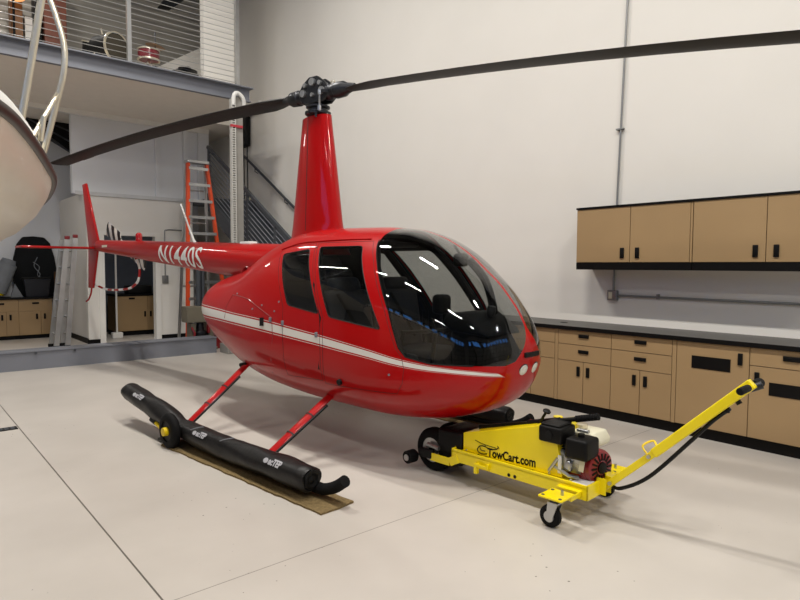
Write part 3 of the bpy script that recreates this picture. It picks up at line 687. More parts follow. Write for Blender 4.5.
def red_paint():
    m, p, L = base_mat('red_aircraft_paint'); p.inputs['Roughness'].default_value = .4; p.inputs['Specular IOR Level'].default_value = .1; p.inputs['Coat Weight'].default_value = .55; p.inputs['Coat Roughness'].default_value = .04
    tc = nn(m, 'ShaderNodeTexCoord'); sp = nn(m, 'ShaderNodeSeparateXYZ'); L.new(tc.outputs['Object'], sp.inputs[0])
    tx = math_n(m, 'DIVIDE', math_n(m, 'ADD', sp.outputs[0], 2.0), 4.3)
    def curve(pts):
        n = nn(m, 'ShaderNodeFloatCurve'); cv = n.mapping.curves[0]
        P = [((x+2)/4.3, z-.5) for x, z in pts]
        cv.points[0].location = P[0]; cv.points[1].location = P[-1]
        for q in P[1:-1]: cv.points.new(*q)
        n.mapping.update(); L.new(tx, n.inputs['Value']); return math_n(m, 'ADD', n.outputs[0], .5)
    top = curve([(-2, 1.105), (-1.22, 1.094), (-.57, 1.068), (0, 1.042), (.57, .993), (.94, .957), (1.35, .906), (1.6, .864), (1.81, .838), (1.94, .826), (2.1, .811), (2.23, .792)])
    bot = curve([(-2, .965), (-1.22, .97), (-.57, .962), (0, .938), (.57, .903), (.94, .876), (1.35, .842), (1.6, .812), (1.81, .797), (1.94, .792), (2.1, .781), (2.23, .768)])
    t = math_n(m, 'DIVIDE', math_n(m, 'SUBTRACT', sp.outputs[2], bot), math_n(m, 'SUBTRACT', top, bot))
    def band(a, b): return math_n(m, 'MULTIPLY', math_n(m, 'GREATER_THAN', t, a), math_n(m, 'LESS_THAN', t, b))
    w = math_n(m, 'MAXIMUM', band(.19, .82), math_n(m, 'MULTIPLY', math_n(m, 'MAXIMUM', band(0, .055), band(.945, 1.0)), .85))
    endx = math_n(m, 'ADD', 2.19, math_n(m, 'MULTIPLY', math_n(m, 'SUBTRACT', .79, sp.outputs[2]), .8))
    w = math_n(m, 'MULTIPLY', w, math_n(m, 'LESS_THAN', sp.outputs[0], endx))
    mx = nn(m, 'ShaderNodeMix', data_type='RGBA'); mx.inputs[6].default_value = lin('A60205'); mx.inputs[7].default_value = lin('DAD8D2')
    L.new(w, mx.inputs[0]); L.new(mx.outputs[2], p.inputs['Base Color']); return m
RED = red_paint(); REDP = mat('red_paint_plain', 'A60205', .4, var=.02, coat=.55, spec=.1)

fus = part_mesh('fuselage', kinds['shell'], RED, heli)
part_mesh('cabin_lining', [f for f in kinds['shell'] if -.25 < f.calc_center_median().x < 2.2 and not (f.calc_center_median().x > 1.15 and abs(f.calc_center_median().y) < .0131 and f.calc_center_median().z > 1)], M['cabin'], fus, .025, True)
def seam(P, s, parent):
    pts = []
    for (a, b), (c, d) in zip(P, P[1:]+P[:1]):
        n = max(1, int(math.hypot(c-a, d-b)/.04))
        for k in range(n):
            x, z = a+(c-a)*k/n, b+(d-b)*k/n; pts.append((x, s*(ysurf(x, z)-.0005), z))
    pts.append(pts[0]); MB().tube(pts, .0022, 5, caps=False).build('door_seam', M['dark_gap'], parent)
def pframe(P, s, parent):
    pts = []
    for (a, b), (c, d) in zip(P, P[1:]+P[:1]):
        n = max(1, int(math.hypot(c-a, d-b)/.03))
        for k in range(n):
            x, z = a+(c-a)*k/n, b+(d-b)*k/n; pts.append((x, s*(ysurf(x, z)-.001), z))
    pts.append(pts[0]); MB().tube(pts, .004, 5, caps=False).build('window_seal', M['black'], parent)
for s, c in ((-1, 's'), (1, 'p')):
    cp = part_mesh('windshield', kinds['canopy_'+c], M['glass'], heli)
    for nm, key, wk, PD, PW in (('front_door', 'fd_', 'fw_', D_FRONT, W_FRONT), ('rear_door', 'rd_', 'rw_', D_REAR, W_REAR)):
        dr = part_mesh(nm, kinds[key+c], RED, heli)
        part_mesh('door_lining', kinds[key+c], M['cabin'], dr, .025, True)
        part_mesh('door_window', kinds[wk+c], M['glass'], dr)
        seam(PD, s, dr); pframe(PW, s, dr)
        hx, hzz = ((.77, .97) if nm == 'front_door' else (.33, 1.03))
        MB().rbox((hx-.012, s*ysurf(hx, hzz)-.012, hzz-.02), (hx+.012, s*ysurf(hx, hzz)+.012, hzz+.02), .004).build('door_latch', M['steel'], dr)
# canopy frame: dark line round the panes
def canopy_frame(s):
    P = [(1.15, 1.70)]+WS[2:9]; pts = []
    for (a, b), (c, d) in zip(P, P[1:]):
        n = max(1, int(math.hypot(c-a, d-b)/.03))
        for k in range(n): x, z = a+(c-a)*k/n, b+(d-b)*k/n; pts.append((x, s*(ysurf(x, z)-.001), z))
    MB().tube(pts, .005, 5).build('windshield_seal', M['black'], heli)
for s in (-1, 1): canopy_frame(s)
# trim details on the shell
def on(x, z, s=-1, d=0): y = ysurf(x, z); n = hnorm((x, s*y, z)); return Vector((x, s*y, z))+n*d
drip = [on(x, z, s, .004) for s in (-1,) for x, z in [(.02, 1.64), (.25, 1.69), (.52, 1.703), (.82, 1.707), (1.07, 1.705)]]
MB().tube(spline(drip, 5), .006, 6).build('drip_rail', REDP, fus)
MB().tube(spline([on(x, z, 1, .004) for x, z in [(.02, 1.64), (.25, 1.69), (.52, 1.703), (.82, 1.707), (1.07, 1.705)]], 5), .006, 6).build('drip_rail', REDP, fus)
# cowl door edge line and its fittings
MB().tube([on(x, z, -1, .001) for x, z in [(-.60, 1.225), (-.42, 1.22), (-.234, 1.2), (-.1, 1.155), (.05, 1.105), (.17, 1.062)]], .003, 5).build('cowl_seam', M['red_dark'], fus)
MB().tube([on(x, z, -1, .001) for x, z in [(-.60, 1.225), (-.68, 1.12), (-.70, 1.0)]], .003, 5).build('cowl_seam', M['red_dark'], fus)
MB().tube([on(x, z, -1, .001) for x, z in [(.17, 1.06), (.19, .9), (.15, .7), (.1, .58)]], .003, 5).build('cowl_seam', M['red_dark'], fus)
MB().tube([on(.028, 1.055, -1, .012), on(.035, .985, -1, .012)], .018, 8).build('fuel_vent', M['black'], fus)
MB().rbox(tuple(on(.15, 1.045)-Vector((.012, .012, .02))), tuple(on(.15, 1.045)+Vector((.012, .012, .02))), .004).build('latch', M['steel'], fus)
MB().cyl(on(1.04, .64, -1, -.01), on(1.04, .64, -1, .02), .022).build('drain_plug', M['black'], fus)
for x, z in ((-.5, 1.24), (.0, 1.16), (-.15, 1.12), (.2, 1.12), (1.52, .75), (.25, 1.2)):
    MB().cyl(on(x, z, -1, -.004), on(x, z, -1, .006), .008, n=8).build('rivet', M['steel'], fus)
for s in (-1, 1):
    c = Vector((2.232, s*.067, .815)); n = hnorm((2.26, s*.067, .815)); n = Vector((n.x, n.y*.8, n.z-.12)).normalized()
    l = MB().lathe(c+n*.016, n, [(0, .045), (.008, .045), (.010, .042), (.006, .041)], 24).build('landing_light', M['iron'], heli)
    MB().lathe(c+n*.016, n, [(.006, .041), (.012, .038), (.018, .02), (.019, .002)], 20).build('lens', M['glasswhite'], l)
MB().rbox((2.23, -.085, .893), (2.285, .085, .927), .006).build('nose_vent', M['black'], fus)
# mast fairing
def teardrop(z, x0, x1, t):
    r = []
    for k in range(28):
        a = 2*PI*k/28; u = (1+math.cos(a))/2; th = t*(2.6*math.sqrt(max(u*0, 0))+1)*0
        x = x0+(x1-x0)*u; y = t*math.sin(a)*(.62+.38*u)
        r.append(Vector((x, y, z)))
    return r
b = MB().loft([teardrop(z, a, c, t) for z, a, c, t in ((1.60, -.46, .40, .19), (1.74, -.40, .345, .165), (1.80, -.385, .325, .155), (1.9, -.365, .305, .147), (2.4, -.29, .235, .118), (2.80, -.225, .172, .098), (2.865, -.215, .165, .094), (2.872, -.19, .14, .07))])
b.build('mast_fairing', REDP, heli)
MB().tube([(.0, -.151, 1.82), (-.02, -.10, 2.84)], .003, 5).build('fairing_seam', M['dark_gap'], bpy.data.objects['mast_fairing'])

# rotor head
ba = math.atan2(-.136, -.99)            # blade direction, aft blade
B = Vector((math.cos(ba), math.sin(ba), 0)); T = Vector((0, 0, 1)).cross(B)
hub = link('rotor_head', None, heli); hub.location = (0, 0, 0)
b = MB().cyl((0, 0, 2.85), (0, 0, 3.09), .035); b.lathe((0, 0, 2.87), (0, 0, 1), [(0, .10), (.015, .12), (.035, .12), (.045, .09), (.06, .09), (.075, .11), (.09, .11), (.1, .06)], 28); b.build('swashplate', M['iron'], hub)
b = MB(); Z = Vector((0, 0, 1))
for s in (-1, 1):
    pl = [B*x+T*(s*.055)+Z*z for x, z in ((-.17, 3.03), (-.11, 2.985), (.11, 2.985), (.17, 3.03), (.175, 3.10), (.13, 3.16), (.05, 3.215), (-.05, 3.215), (-.13, 3.16), (-.175, 3.10))]
    b.loft([[p-T*.012 for p in pl], [p+T*.012 for p in pl]])
b.build('hub_plates', M['iron'], hub, smooth=0)
for x, z, rr_ in ((0, 3.165, .034), (.115, 3.075, .032), (-.115, 3.075, .032), (.0, 3.05, .018), (.09, 3.145, .02), (-.09, 3.145, .02)):
    MB().cyl(B*x+T*-.09+Z*z, B*x+T*.09+Z*z, rr_, n=14).build('hub_bolt', M['alu'], hub)
MB().tube([(0, 0, 3.05), (0, 0, 3.20)], [.05, .035], 12).build('mast_cap', M['iron'], hub)
for s in (-1, 1):
    g = MB().lathe(B*(s*.10)+Z*3.07, B*s, [(0, .04), (.0, .07), (.06, .078), (.08, .062), (.12, .062), (.13, .072), (.22, .068), (.25, .05), (.34, .03)], 20).build('blade_grip', M['iron'], hub)
    MB().cyl(B*(s*.2)+T*(-s*.02)+Z*3.12, B*(s*.2)+T*(-s*.02)+Z*3.155, .02, n=10).build('grip_bolt', M['chrome'], hub)
    e = B*(s*.14)+T*(s*-.13)
    b = MB().cyl(e*.85+Z*2.90, e+Z*3.05, .008, n=8); b.cyl(e+Z*3.02, e+Z*3.06, .016, n=8); b.cyl(e*.85+Z*2.89, e*.85+Z*2.93, .016, n=8); b.build('pitch_link', M['alu'], hub)
    MB().bar(e+Z*3.05, B*(s*.18)+T*(s*-.03)+Z*3.07, .03, .025).build('pitch_horn', M['iron'], hub)
b = MB().bar((.0, -.13, 2.885), (.0, .13, 2.885), .05, .025); b.cyl((.08, -.09, 2.84), (.08, -.09, 2.9), .01, n=8); b.build('scissor_arm', M['iron'], hub)
# blades
def airfoil(c, t, n=14):
    out = []
    for k in range(n):
        a = 2*PI*k/n; u = (1-math.cos(a))/2      # 0 leading, 1 trailing
        th = t*(1.48*math.sqrt(u)-.63*u-1.758*u*u+1.421*u**3-.5075*u**4)/.5*.5
        out.append((c*(.27-u), th if a < PI else -th))
    return out
for s, nm in ((1, 0), (-1, 1)):
    rings = []
    for r in [.40, .46, .6, .75]+[.75+.4275*k for k in range(1, 11)]+[5.03]:
        z = 3.07-.0121*r*r+s*.0306*r; ch = .257*min(1, .45+max(0, r-.40)*1.9) if r < .72 else .257
        th = .034*(1 if r > .6 else 1.5); pit = math.radians(7-1.2*r)
        rr = []
        for u, w in airfoil(ch, th*1.0/ .25*.25):
            # the leading edge travels counter-clockwise
            q = u*math.cos(pit)-w*math.sin(pit)*0; h = w+u*math.sin(pit)
            rr.append(B*(s*r)+T*(s*q)+Z*(z+h))
        rings.append(rr)
    bl = MB().loft(rings).build('rotor_blade', M['blade'], heli, smooth=60)
    r = 4.75; z = 3.07-.0121*r*r+s*.0306*r
    MB().bar(B*(s*4.35)+T*(-s*.19)+Z*(3.07-.0121*4.35**2+s*.0306*4.35), B*(s*4.62)+T*(-s*.19)+Z*(3.07-.0121*4.62**2+s*.0306*4.62), .03, .004).build('trim_tab', M['blade'], bl, smooth=0)
# tail boom
def bz(x): return 1.508+(1.79-1.508)*((-x-.55)/4.70)
def br(x): return .207-(.207-.088)*((-x-.55)/4.70)**1.05
rings = []
for k in range(40):
    x = -.45-4.78*k/39; rings.append([Vector((x, br(min(x, -.551))*math.cos(a), bz(min(x, -.55))+br(min(x, -.551))*math.sin(a))) for a in [2*PI*i/36 for i in range(36)]])
boom = MB().loft(rings).build('tail_boom', REDP, heli)
MB().lathe((-5.22, 0, bz(-5.23)), (-1, 0, .02), [(0, .086), (.04, .082), (.09, .06), (.12, .03), (.125, .002)], 24).build('boom_end', M['black'], boom)
def reg(u, v, d):
    a = (v-.34)*1.25; x = -2.99+u*1.0+.0*v; r = br(x)+.0008+d*.0012
    ang = -math.asin(max(-1, min(1, 0)))-a
    # angle measured from straight out to starboard, up positive
    A = -.80+5.7*v
    return (x, -r*math.cos(A), bz(x)+r*math.sin(A))
lettering('registration', 'N1440S', .38, reg, M['white'], boom, bold=.004, xs=.84, shear=.0, cuts=3, font_space=1.12)
b = MB().box((-4.92, -.1, bz(-4.9)-.012), (-4.72, -.085, bz(-4.9)+.02)); b.v = [(x, -(br(x)+.001) if y < -.09 else -(br(x)-.01), z) for x, y, z in b.v]; b.build('data_plate', M['cream'], boom, smooth=0)
bc = MB().lathe((-3.87, 0, bz(-3.87)+br(-3.87)-.01), (0, 0, 1), [(0, .045), (.03, .045), (.035, .04), (.07, .045), (.10, .04), (.12, .02), (.125, .002)], 18).build('beacon', mat('red_beacon_lens', 'B01018', .15, coat=.8), boom)
b = MB().tube([(-2.30, 0, 1.74), (-2.35, 0, 1.80), (-2.66, 0, 2.25)], [.03, .014, .008], 8); b.build('whip_antenna', M['white'], boom)
MB().rbox((-1.27, -.05, 1.71), (-1.07, .05, 1.755), .012).build('position_antenna', M['white'], boom)
# air inlet behind the cabin, half under the boom
MB().lathe(on(-.72, 1.46, -1, -.05), (0, -1, .45), [(0, .05), (.06, .055), (.065, .045), (.03, .04)], 18).build('air_inlet', M['red_dark'], boom)
# fins
def foil_plate(name, poly, axis, c, t, m, parent):
    return MB().prism(poly, axis, c-t/2, c+t/2).build(name, m, parent, bevel=t*.42, seg=3)
foil_plate('upper_fin', [(-5.30, 1.78), (-5.74, 1.78), (-5.955, 2.78), (-5.80, 2.79)], 'y', 0.02, .035, REDP, heli)
lf_ = foil_plate('lower_fin', [(-5.36, 1.78), (-5.76, 1.78), (-5.80, 1.13), (-5.60, 1.13)], 'y', 0.02, .032, REDP, heli)
MB().tube(spline([(-5.68, .02, 1.16), (-5.72, .02, 1.05), (-5.82, .02, .95), (-5.93, .02, .91)], 5), .014, 8).build('tail_skid', REDP, lf_)
foil_plate('horizontal_stabilizer', [(-5.36, -1.02), (-5.70, -1.02), (-5.70, .03), (-5.30, .03)], 'z', 1.755, .032, REDP, heli)
# tail rotor
tr = link('tail_rotor', None, heli)
MB().cyl((-4.88, .06, 1.80), (-4.88, .26, 1.80), .03, n=12).build('shaft', M['iron'], tr); MB().rbox((-4.96, .21, 1.76), (-4.80, .25, 1.84), .01).build('rotor_hub', M['iron'], tr)
def tail_paint():
    m, p, L = base_mat('black_and_white_tip_paint'); p.inputs['Roughness'].default_value = .4
    tc = nn(m, 'ShaderNodeTexCoord'); sp = nn(m, 'ShaderNodeSeparateXYZ'); L.new(tc.outputs['Object'], sp.inputs[0])
    k = math_n(m, 'ADD', math_n(m, 'MULTIPLY', sp.outputs[0], 5.2), math_n(m, 'MULTIPLY', sp.outputs[2], 1.6))
    f = math_n(m, 'LESS_THAN', math_n(m, 'FRACT', math_n(m, 'ADD', k, .15)), .5)
    mx = nn(m, 'ShaderNodeMix', data_type='RGBA'); mx.inputs[6].default_value = lin('0E0E0E'); mx.inputs[7].default_value = lin('DAD8D0'); L.new(f, mx.inputs[0]); L.new(mx.outputs[2], p.inputs['Base Color']); return m
TP = tail_paint(); A = math.radians(158)
for s in (1, -1):
    D = Vector((math.cos(A)*s, 0, math.sin(A)*s)); N = Vector((-D.z, 0, D.x)); c = Vector((-4.88, .23, 1.80)); rings = []
    for r in (.10, .18, .22, .45, .72, .735):
        h = .03 if r < .2 else .115
        rings.append([c+D*r+N*(u/.5*h)+Vector((0, w, 0)) for u, w in ((-.5, 0), (-.25, .01), (0.25, .012), (.5, 0), (.25, -.01), (-.25, -.012))])
    MB().loft(rings).build('tail_rotor_blade', TP, tr)
# striped guard tube
gp = spline([(-4.30, .06, 1.64), (-4.22, .1, 1.60), (-4.15, .12, 1.46), (-4.20, .13, 1.32), (-4.30, .13, 1.23), (-4.57, .12, 1.15), (-5.17, .08, 1.12), (-5.60, .03, 1.19)], 9)
b = MB(); acc = 0
for p, q in zip(gp, gp[1:]):
    b.mi(int(acc/.13) % 2); b.tube([p, q], .017, 8, caps=True); acc += (q-p).length
b.build('tail_rotor_guard', [REDP, M['white']], heli)
# landing gear
legm = REDP
for s, yb in ((-1, -1.14), (1, 1.05)):
    zs = .065
    sk = MB().tube(spline([(-1.45, yb, .20), (-.95, yb, .13), (-.5, yb, .07), (0, yb, zs), (.7, yb, zs), (1.36, yb, zs), (1.47, yb, .075), (1.57, yb, .115), (1.66, yb, .175)], 6), .038, 14).build('skid_tube', M['rubber'], heli)
    fl = link('stowed_float', None, heli); yf = -1.20 if s < 0 else 1.09
    axis = spline([(-1.33, yf, .30), (-1.0, yf, .26), (-.6, yf, .205), (-.3, yf, .145), (.2, yf, .125), (.8, yf, .128), (1.39, yf, .136)], 8)
    random.seed(3); rr = []
    for i, p in enumerate(axis):
        x = p.x; rr.append(.089+.003*math.sin(x*7)+.003*math.sin(x*17+1)-.022*math.exp(-((x+.33)/.09)**2)-.006*math.exp(-((x-.45)/.05)**2)-.005*math.exp(-((x-.1)/.04)**2)+.004*math.exp(-((x-.58)/.06)**2))
    rings = []; NR = 24
    for i, p in enumerate(axis):
        ring = []
        for k in range(NR):
            a = 2*PI*k/NR; r = rr[i]*(1+.05*math.sin(3*a+p.x*5)+.03*math.sin(5*a-p.x*9))
            ring.append(p+Vector((0, r*math.cos(a)*1.02, r*math.sin(a)*.96)))
        rings.append(ring)
    e0 = [axis[0]+(q-axis[0])*.75+Vector((-.03, 0, 0)) for q in rings[0]]; e1 = [axis[-1]+(q-axis[-1])*.86+Vector((.02, 0, 0)) for q in rings[-1]]; e2 = [axis[-1]+(q-axis[-1])*.5+Vector((.012, 0, 0)) for q in rings[-1]]
    MB().loft([e0]+rings+[e1, e2]).build('float_cover', M['cover'], fl, smooth=60)
    MB().lathe(axis[-1]+Vector((.0, 0, 0)), (1, 0, 0), [(.012, .07), (.026, .068), (.03, .05), (.022, .03), (.03, .012)], 6).build('end_fold', M['black'], fl)
    for x0 in (.42, -.02): 
        b = MB(); p = [a for a in axis if abs(a.x-x0) < .2][0]
        b.tube([(x0+.03*k, yf+s*(.091*math.cos(.55+.16*k)), .152+.091*math.sin(.55+.16*k)) for k in range(5)], .004, 5)
        b.build('seam_strap', M['steel'], fl)
    if s < 0:
        def ftext(x0):
            z0 = min(axis, key=lambda a: abs(a.x-x0)).z; slope = -.11 if x0 < -.4 else -.01
            def f(u, v, d):
                A = .50+v*8.5; x = x0+u; z = z0+slope*u
                r = (.103 if x0 > .5 else .098)+d*.002
                return (x, yf-r*math.cos(A), z+r*math.sin(A)*.96)
            return f
        for x0 in (-1.08, .02, 1.0):
            lettering('float_lettering', 'acTEP', .075, ftext(x0+.05), mat('faded_white_print', 'A9A9AE', .6) if x0 == -1.08 else bpy.data.materials['faded_white_print'], fl, bold=.003, xs=.72, cuts=1)
            f = ftext(x0+.018); b = MB(); n = 14
            b.add([f(0, .02, 1)]+[f(.026*math.cos(2*PI*k/n), .02+.022*math.sin(2*PI*k/n), 1) for k in range(n)], [(0, k+1, (k+1) % n+1) for k in range(n)]); b.build('float_emblem', bpy.data.materials['faded_white_print'], fl, smooth=0)
    # crosstube legs with fairings
    for xt, zt, xb in ((-.45, .57, -.44), (.80, .50, .755)):
        top = Vector((xt, s*.50, zt)); bot = Vector((xb, yb, .09)); t = (bot-top).normalized()
        lg = MB().tube([top-t*.14, top+t*.1, bot], [.045, .042, .036], 14, up=(1, 0, 0), ry=.02).build('skid_leg', legm, heli)
        MB().tube([top+t*.12+Vector((.05, 0, -.012)), bot+Vector((.045, 0, .0))], .010, 8).build('float_hose', M['black'], lg)
        for q in (.35, .62): p = top.lerp(bot, q); MB().tube([p-t*.006, p+t*.006], [.047, .047], 14, up=(1, 0, 0), ry=.024).build('hose_clamp', M['dark_gap'], lg)
        MB().rbox(tuple(bot-Vector((.05, .03, .02))), tuple(bot+Vector((.05, .03, .03))), .01).build('saddle', M['black'], lg)
        MB().cyl(top+Vector((.02, -s*.0, .02)), top+Vector((-.03, s*.02, .0))+Vector((-.03, 0, 0)), .02, n=10).build('leg_bolt', M['black'], lg)
# cabin
fx = [-.12+1.97*k/14 for k in range(15)]
MB().prism([(x, -(ysurf(x, .62)-.05)) for x in fx]+[(x, ysurf(x, .62)-.05) for x in fx[::-1]], 'z', .61, .64).build('cabin_floor', M['cabin'], heli, smooth=0)
rb = [sec(-.16, 2*PI*k/40) for k in range(40)]
MB().prism([(y*.94, .97+(z-.97)*.94) for x, y, z in rb], 'x', -.18, -.15).build('rear_bulkhead', M['cabin'], heli, smooth=0)
MB().rbox((-.05, -.27, 1.66), (1.02, .27, 1.70), .02).build('headliner', M['cabin'], heli)
def seat(x, y, w, zc, zb, lean):
    se = link('seat', None, heli)
    MB().rbox((x, y-w/2, zc-.16), (x+.50, y+w/2, zc), .05, 4).build('seat_cushion', M['seat'], se)
    Mt = Matrix.Translation((x, y, zc)) @ Matrix.Rotation(math.radians(-lean), 4, 'Y')
    MB().rbox((-.10, -w/2, -.05), (.03, w/2, zb-zc), .06, 4, M=Mt).build('seat_back', M['seat'], se)
    b = MB().tube([Mt @ Vector((.04, -w*.28, zb-zc-.04)), Mt @ Vector((.05, w*.2, .06))], .014, 6, ry=.004); b.build('shoulder_belt', M['black'], se)
    MB().rbox((-.09, -w*.3, zb-zc-.02), (.02, w*.3, zb-zc+.10), .04, 4, M=Mt).build('headrest', M['seat'], se)
for y in (-.30, .30): seat(.82, y, .50, .82, 1.32, 10); seat(.06, y, .50, .84, 1.38, 8)
MB().rbox((.74, -.03, .64), (.80, .03, 1.72), .01).build('centre_post', M['cabin'], heli)
for s in (-1, 1):
    pl = [on(x, z, s, -.03) for x, z in ((.80, .7), (.80, 1.1), (.66, 1.35), (.50, 1.66))]
    MB().tube(pl, .035, 8).build('door_post', M['cabin'], heli)
    pl = [on(x, z, s, -.04) for x, z in ((1.62, .86), (1.55, .98), (1.44, 1.19), (1.24, 1.52), (1.12, 1.69))]
    MB().tube(pl, .028, 8).build('windshield_post', M['cabin'], heli)
cs = link('instrument_console', None, heli)
MB().prism([(1.72, .64), (2.08, .66), (2.12, .86), (2.0, 1.04), (1.86, 1.14), (1.74, 1.15), (1.70, 1.02)], 'y', -.17, .17).build('pedestal', M['black'], cs, bevel=.03, seg=3)
MB().prism([(1.66, 1.08), (1.70, 1.17), (1.86, 1.175), (2.03, 1.06), (2.06, 1.02), (1.74, 1.04)], 'y', -.22, .22).build('glare_shield', M['cabin'], cs, bevel=.025, seg=3)
b = MB()
for y, z in ((-.1, 1.02), (0, 1.02), (.1, 1.02), (-.1, .92), (0, .92), (.1, .92)): b.cyl((1.70, y, z), (1.692, y, z), .038, n=16)
b.build('gauges', M['iron'], cs)
MB().lathe((1.93, 0, 1.14), (.2, 0, 1), [(0, .02), (.02, .03), (.05, .035), (.08, .03), (.085, .002)], 16).build('compass', M['iron'], cs)
cy = link('cyclic_stick', None, heli)
b = MB().tube([(1.38, 0, .64), (1.42, 0, .98)], .018, 8); b.tube([(1.42, -.38, 1.02), (1.42, 0, 1.0), (1.42, .38, 1.02)], .015, 8); b.build('stick', M['black'], cy)
for s in (-1, 1): MB().tube([(1.42, s*.36, 1.02), (1.40, s*.38, .90)], .02, 8).build('grip', M['black'], cy)
hs = MB().rbox((1.30, .08, 1.12), (1.42, .22, 1.28), .04, 4).build('headset', M['black'], heli); MB().tube([(1.36, .15, 1.14), (1.40, .1, 1.02)], .012, 8).build('cord', M['black'], hs)
cam_ = MB().rbox((1.60, -.03, 1.50), (1.70, .07, 1.60), .03, 4).build('overhead_camera', M['black'], heli); MB().cyl((1.65, .02, 1.58), (1.60, .0, 1.66), .01, n=8).build('camera_mount', M['black'], cam_)
MB().tube(spline([(1.70, .05, 1.555), (1.80, .12, 1.40), (1.86, .14, 1.2), (1.86, .14, 1.12)], 5), .03, 8).build('windshield_bow', M['cabin'], heli)
bm.free()
# ---------------------------------------------------------------- on the floor round the helicopter
def hw(x, y, z=0): c, s = math.cos(HR), math.sin(HR); return (HO.x+x*c-y*s, HO.y+x*s+y*c, z)
def strip_mesh(L, W, t, seed):
    """a worn carpet runner: slightly ragged outline, 6 mm thick"""
    random.seed(seed); n = 40; b = MB(); e = []
    for k in range(n+1): e.append((L*k/n, -W/2+random.uniform(-.006, .006)))
    e += [(L+random.uniform(-.008, .02), -W/4), (L+.01, 0), (L+.005, W/4)]
    for k in range(n, -1, -1): e.append((L*k/n, W/2+random.uniform(-.006, .006)))
    b.prism(e, 'z', 0, t); return b
for y, lb, nm in ((-1.20, 'worn brown carpet strip under the near skid and its black float', 'near'), (1.06, 'brown carpet strip under the far skid behind the yellow cart', 'far')):
    o = strip_mesh(2.05 if y < 0 else 1.9, .27, .012, 4).build('carpet_strip', M['carpet'], smooth=0); o.location = hw(-.42, y, .001); o.rotation_euler = (0, 0, HR+.012)
    tag(o, lb, 'carpet', 'carpet strips under the skids')
# ground handling wheel clipped to the near skid
w = thing('ground_handling_wheel', 'black ground handling wheel with a yellow hub clamped to the near skid', 'wheel', hw(-.30, -1.315), HR)
MB().hoop((0, -.035, .145), (0, 1, 0), [(0, .085), (.0, .12), (.012, .14), (.025, .145), (.045, .145), (.058, .14), (.07, .12), (.07, .085)], 36).build('tyre', M['rubber'], w)
MB().lathe((0, -.025, .145), (0, 1, 0), [(0, .02), (0, .086), (.05, .086), (.05, .02)], 30).build('rim', M['black'], w)
MB().lathe((0, -.062, .145), (0, 1, 0), [(0, .015), (.002, .034), (.04, .036), (.05, .02)], 20).build('hub_cap', M['yellow_hub'], w)
MB().cyl((0, .03, .145), (0, .12, .11), .02).build('axle', M['iron'], w)
MB().bar((.0, -.005, .145), (-.22, .03, .115), .02, .03).build('lever_arm', mat('olive_lever', '7E7A24', .5), w, smooth=0)
MB().cyl((-.22, .03, .115), (-.35, .04, .14), .016, n=10).build('lever_handle', M['yellow_hub'], w); MB().cyl((-.34, .04, .138), (-.44, .045, .152), .02, n=10).build('grip', M['black'], w)
MB().bar((-.02, .03, .05), (-.26, .03, .02), .03, .02).build('clamp_bar', M['black'], w, smooth=0)

# ---------------------------------------------------------------- yellow tow cart
CR = math.radians(4)-PI/2
ct = thing('tow_cart', 'yellow motorised tow cart with a long handle in front of the helicopter nose', 'tow cart', (3.3, 2.5, 0), CR)
Y0, Y1, YC = -.30, .06, -.12
b = MB().box((-.41, Y0, .145), (.62, Y0+.012, .235)); b.box((-.41, Y1-.012, .145), (.62, Y1, .235)); b.box((.608, Y0, .145), (.62, Y1, .235)); b.box((-.41, Y0, .208), (.61, Y1, .222)); b.box((-.41, Y0, .145), (-.398, Y1, .235))
fr = b.build('base_frame', M['yellow'], ct, smooth=0, bevel=.003)
b = MB().prism([(-.34, .225), (-.34, .348), (.372, .546), (.43, .225)], 'y', -.255, .015); bx = b.build('side_housing', M['yellow'], ct, smooth=0, bevel=.004)
b = MB().box((-.60, Y0-.012, .105), (-.42, Y0, .16)); b.bar((-.42, Y0-.006, .1325), (-.35, Y0-.0, .17), .012, .06); b.build('wheel_arm', M['yellow'], ct, smooth=0, bevel=.003)
b = MB().box((-.19, Y0-.03, .115), (-.165, Y0, .185)); b.box((-.175, Y0-.03, .165), (-.08, Y0-.022, .185)); b.box((-.09, Y0-.025, .16), (-.075, Y0, .2)); b.build('side_bracket', M['yellow'], ct, smooth=0, bevel=.003)
for x in (.075, .121): MB().cyl((x, Y0-.003, .165), (x, Y0+.004, .165), .011, n=12).build('bolt_hole', M['black'], fr)
for x, y in ((-.30, -.27), (.35, -.27), (.5, -.28)): MB().cyl((x, y, .235), (x, y, .242), .008, n=8).build('bolt', M['alu'], fr)
MB().box((.50, -.27, .2225), (.60, -.17, .226)).build('paper_label', M['white'], fr, smooth=0)
# lettering on the housing
def ptx(u, v, d): return (-.13+u, -.2555-d*.0012, .230+v+u*.045)
lettering('cart_lettering', 'TowCart.com', .082, ptx, M['satin'], bx, bold=.0022, xs=.80, cuts=0)
lettering('cart_small_lettering', 'By Helo Equipment LLC', .020, lambda u, v, d: (.06+u, -.2555-d*.001, .202+v+u*.05), M['satin'], bx, xs=.85, cuts=0)
b = MB()
def sk(pts, r=.0028): b.tube(spline([(x, -.2563, z) for x, z in pts], 6), r, 5)
sk([(-.235, .318), (-.17, .305), (-.06, .300)], .0022); sk([(-.15, .304), (-.15, .290)], .0025)
sk([(-.215, .262), (-.195, .285), (-.155, .292), (-.115, .282), (-.06, .292), (-.04, .312)], .0036); sk([(-.215, .262), (-.205, .242), (-.17, .236), (-.135, .245)], .0036); sk([(-.195, .285), (-.185, .262), (-.15, .26)], .003); sk([(-.21, .225), (-.17, .218), (-.12, .226)], .0026); sk([(-.05, .318), (-.035, .30)], .002)
b.build('cart_emblem', M['satin'], bx)
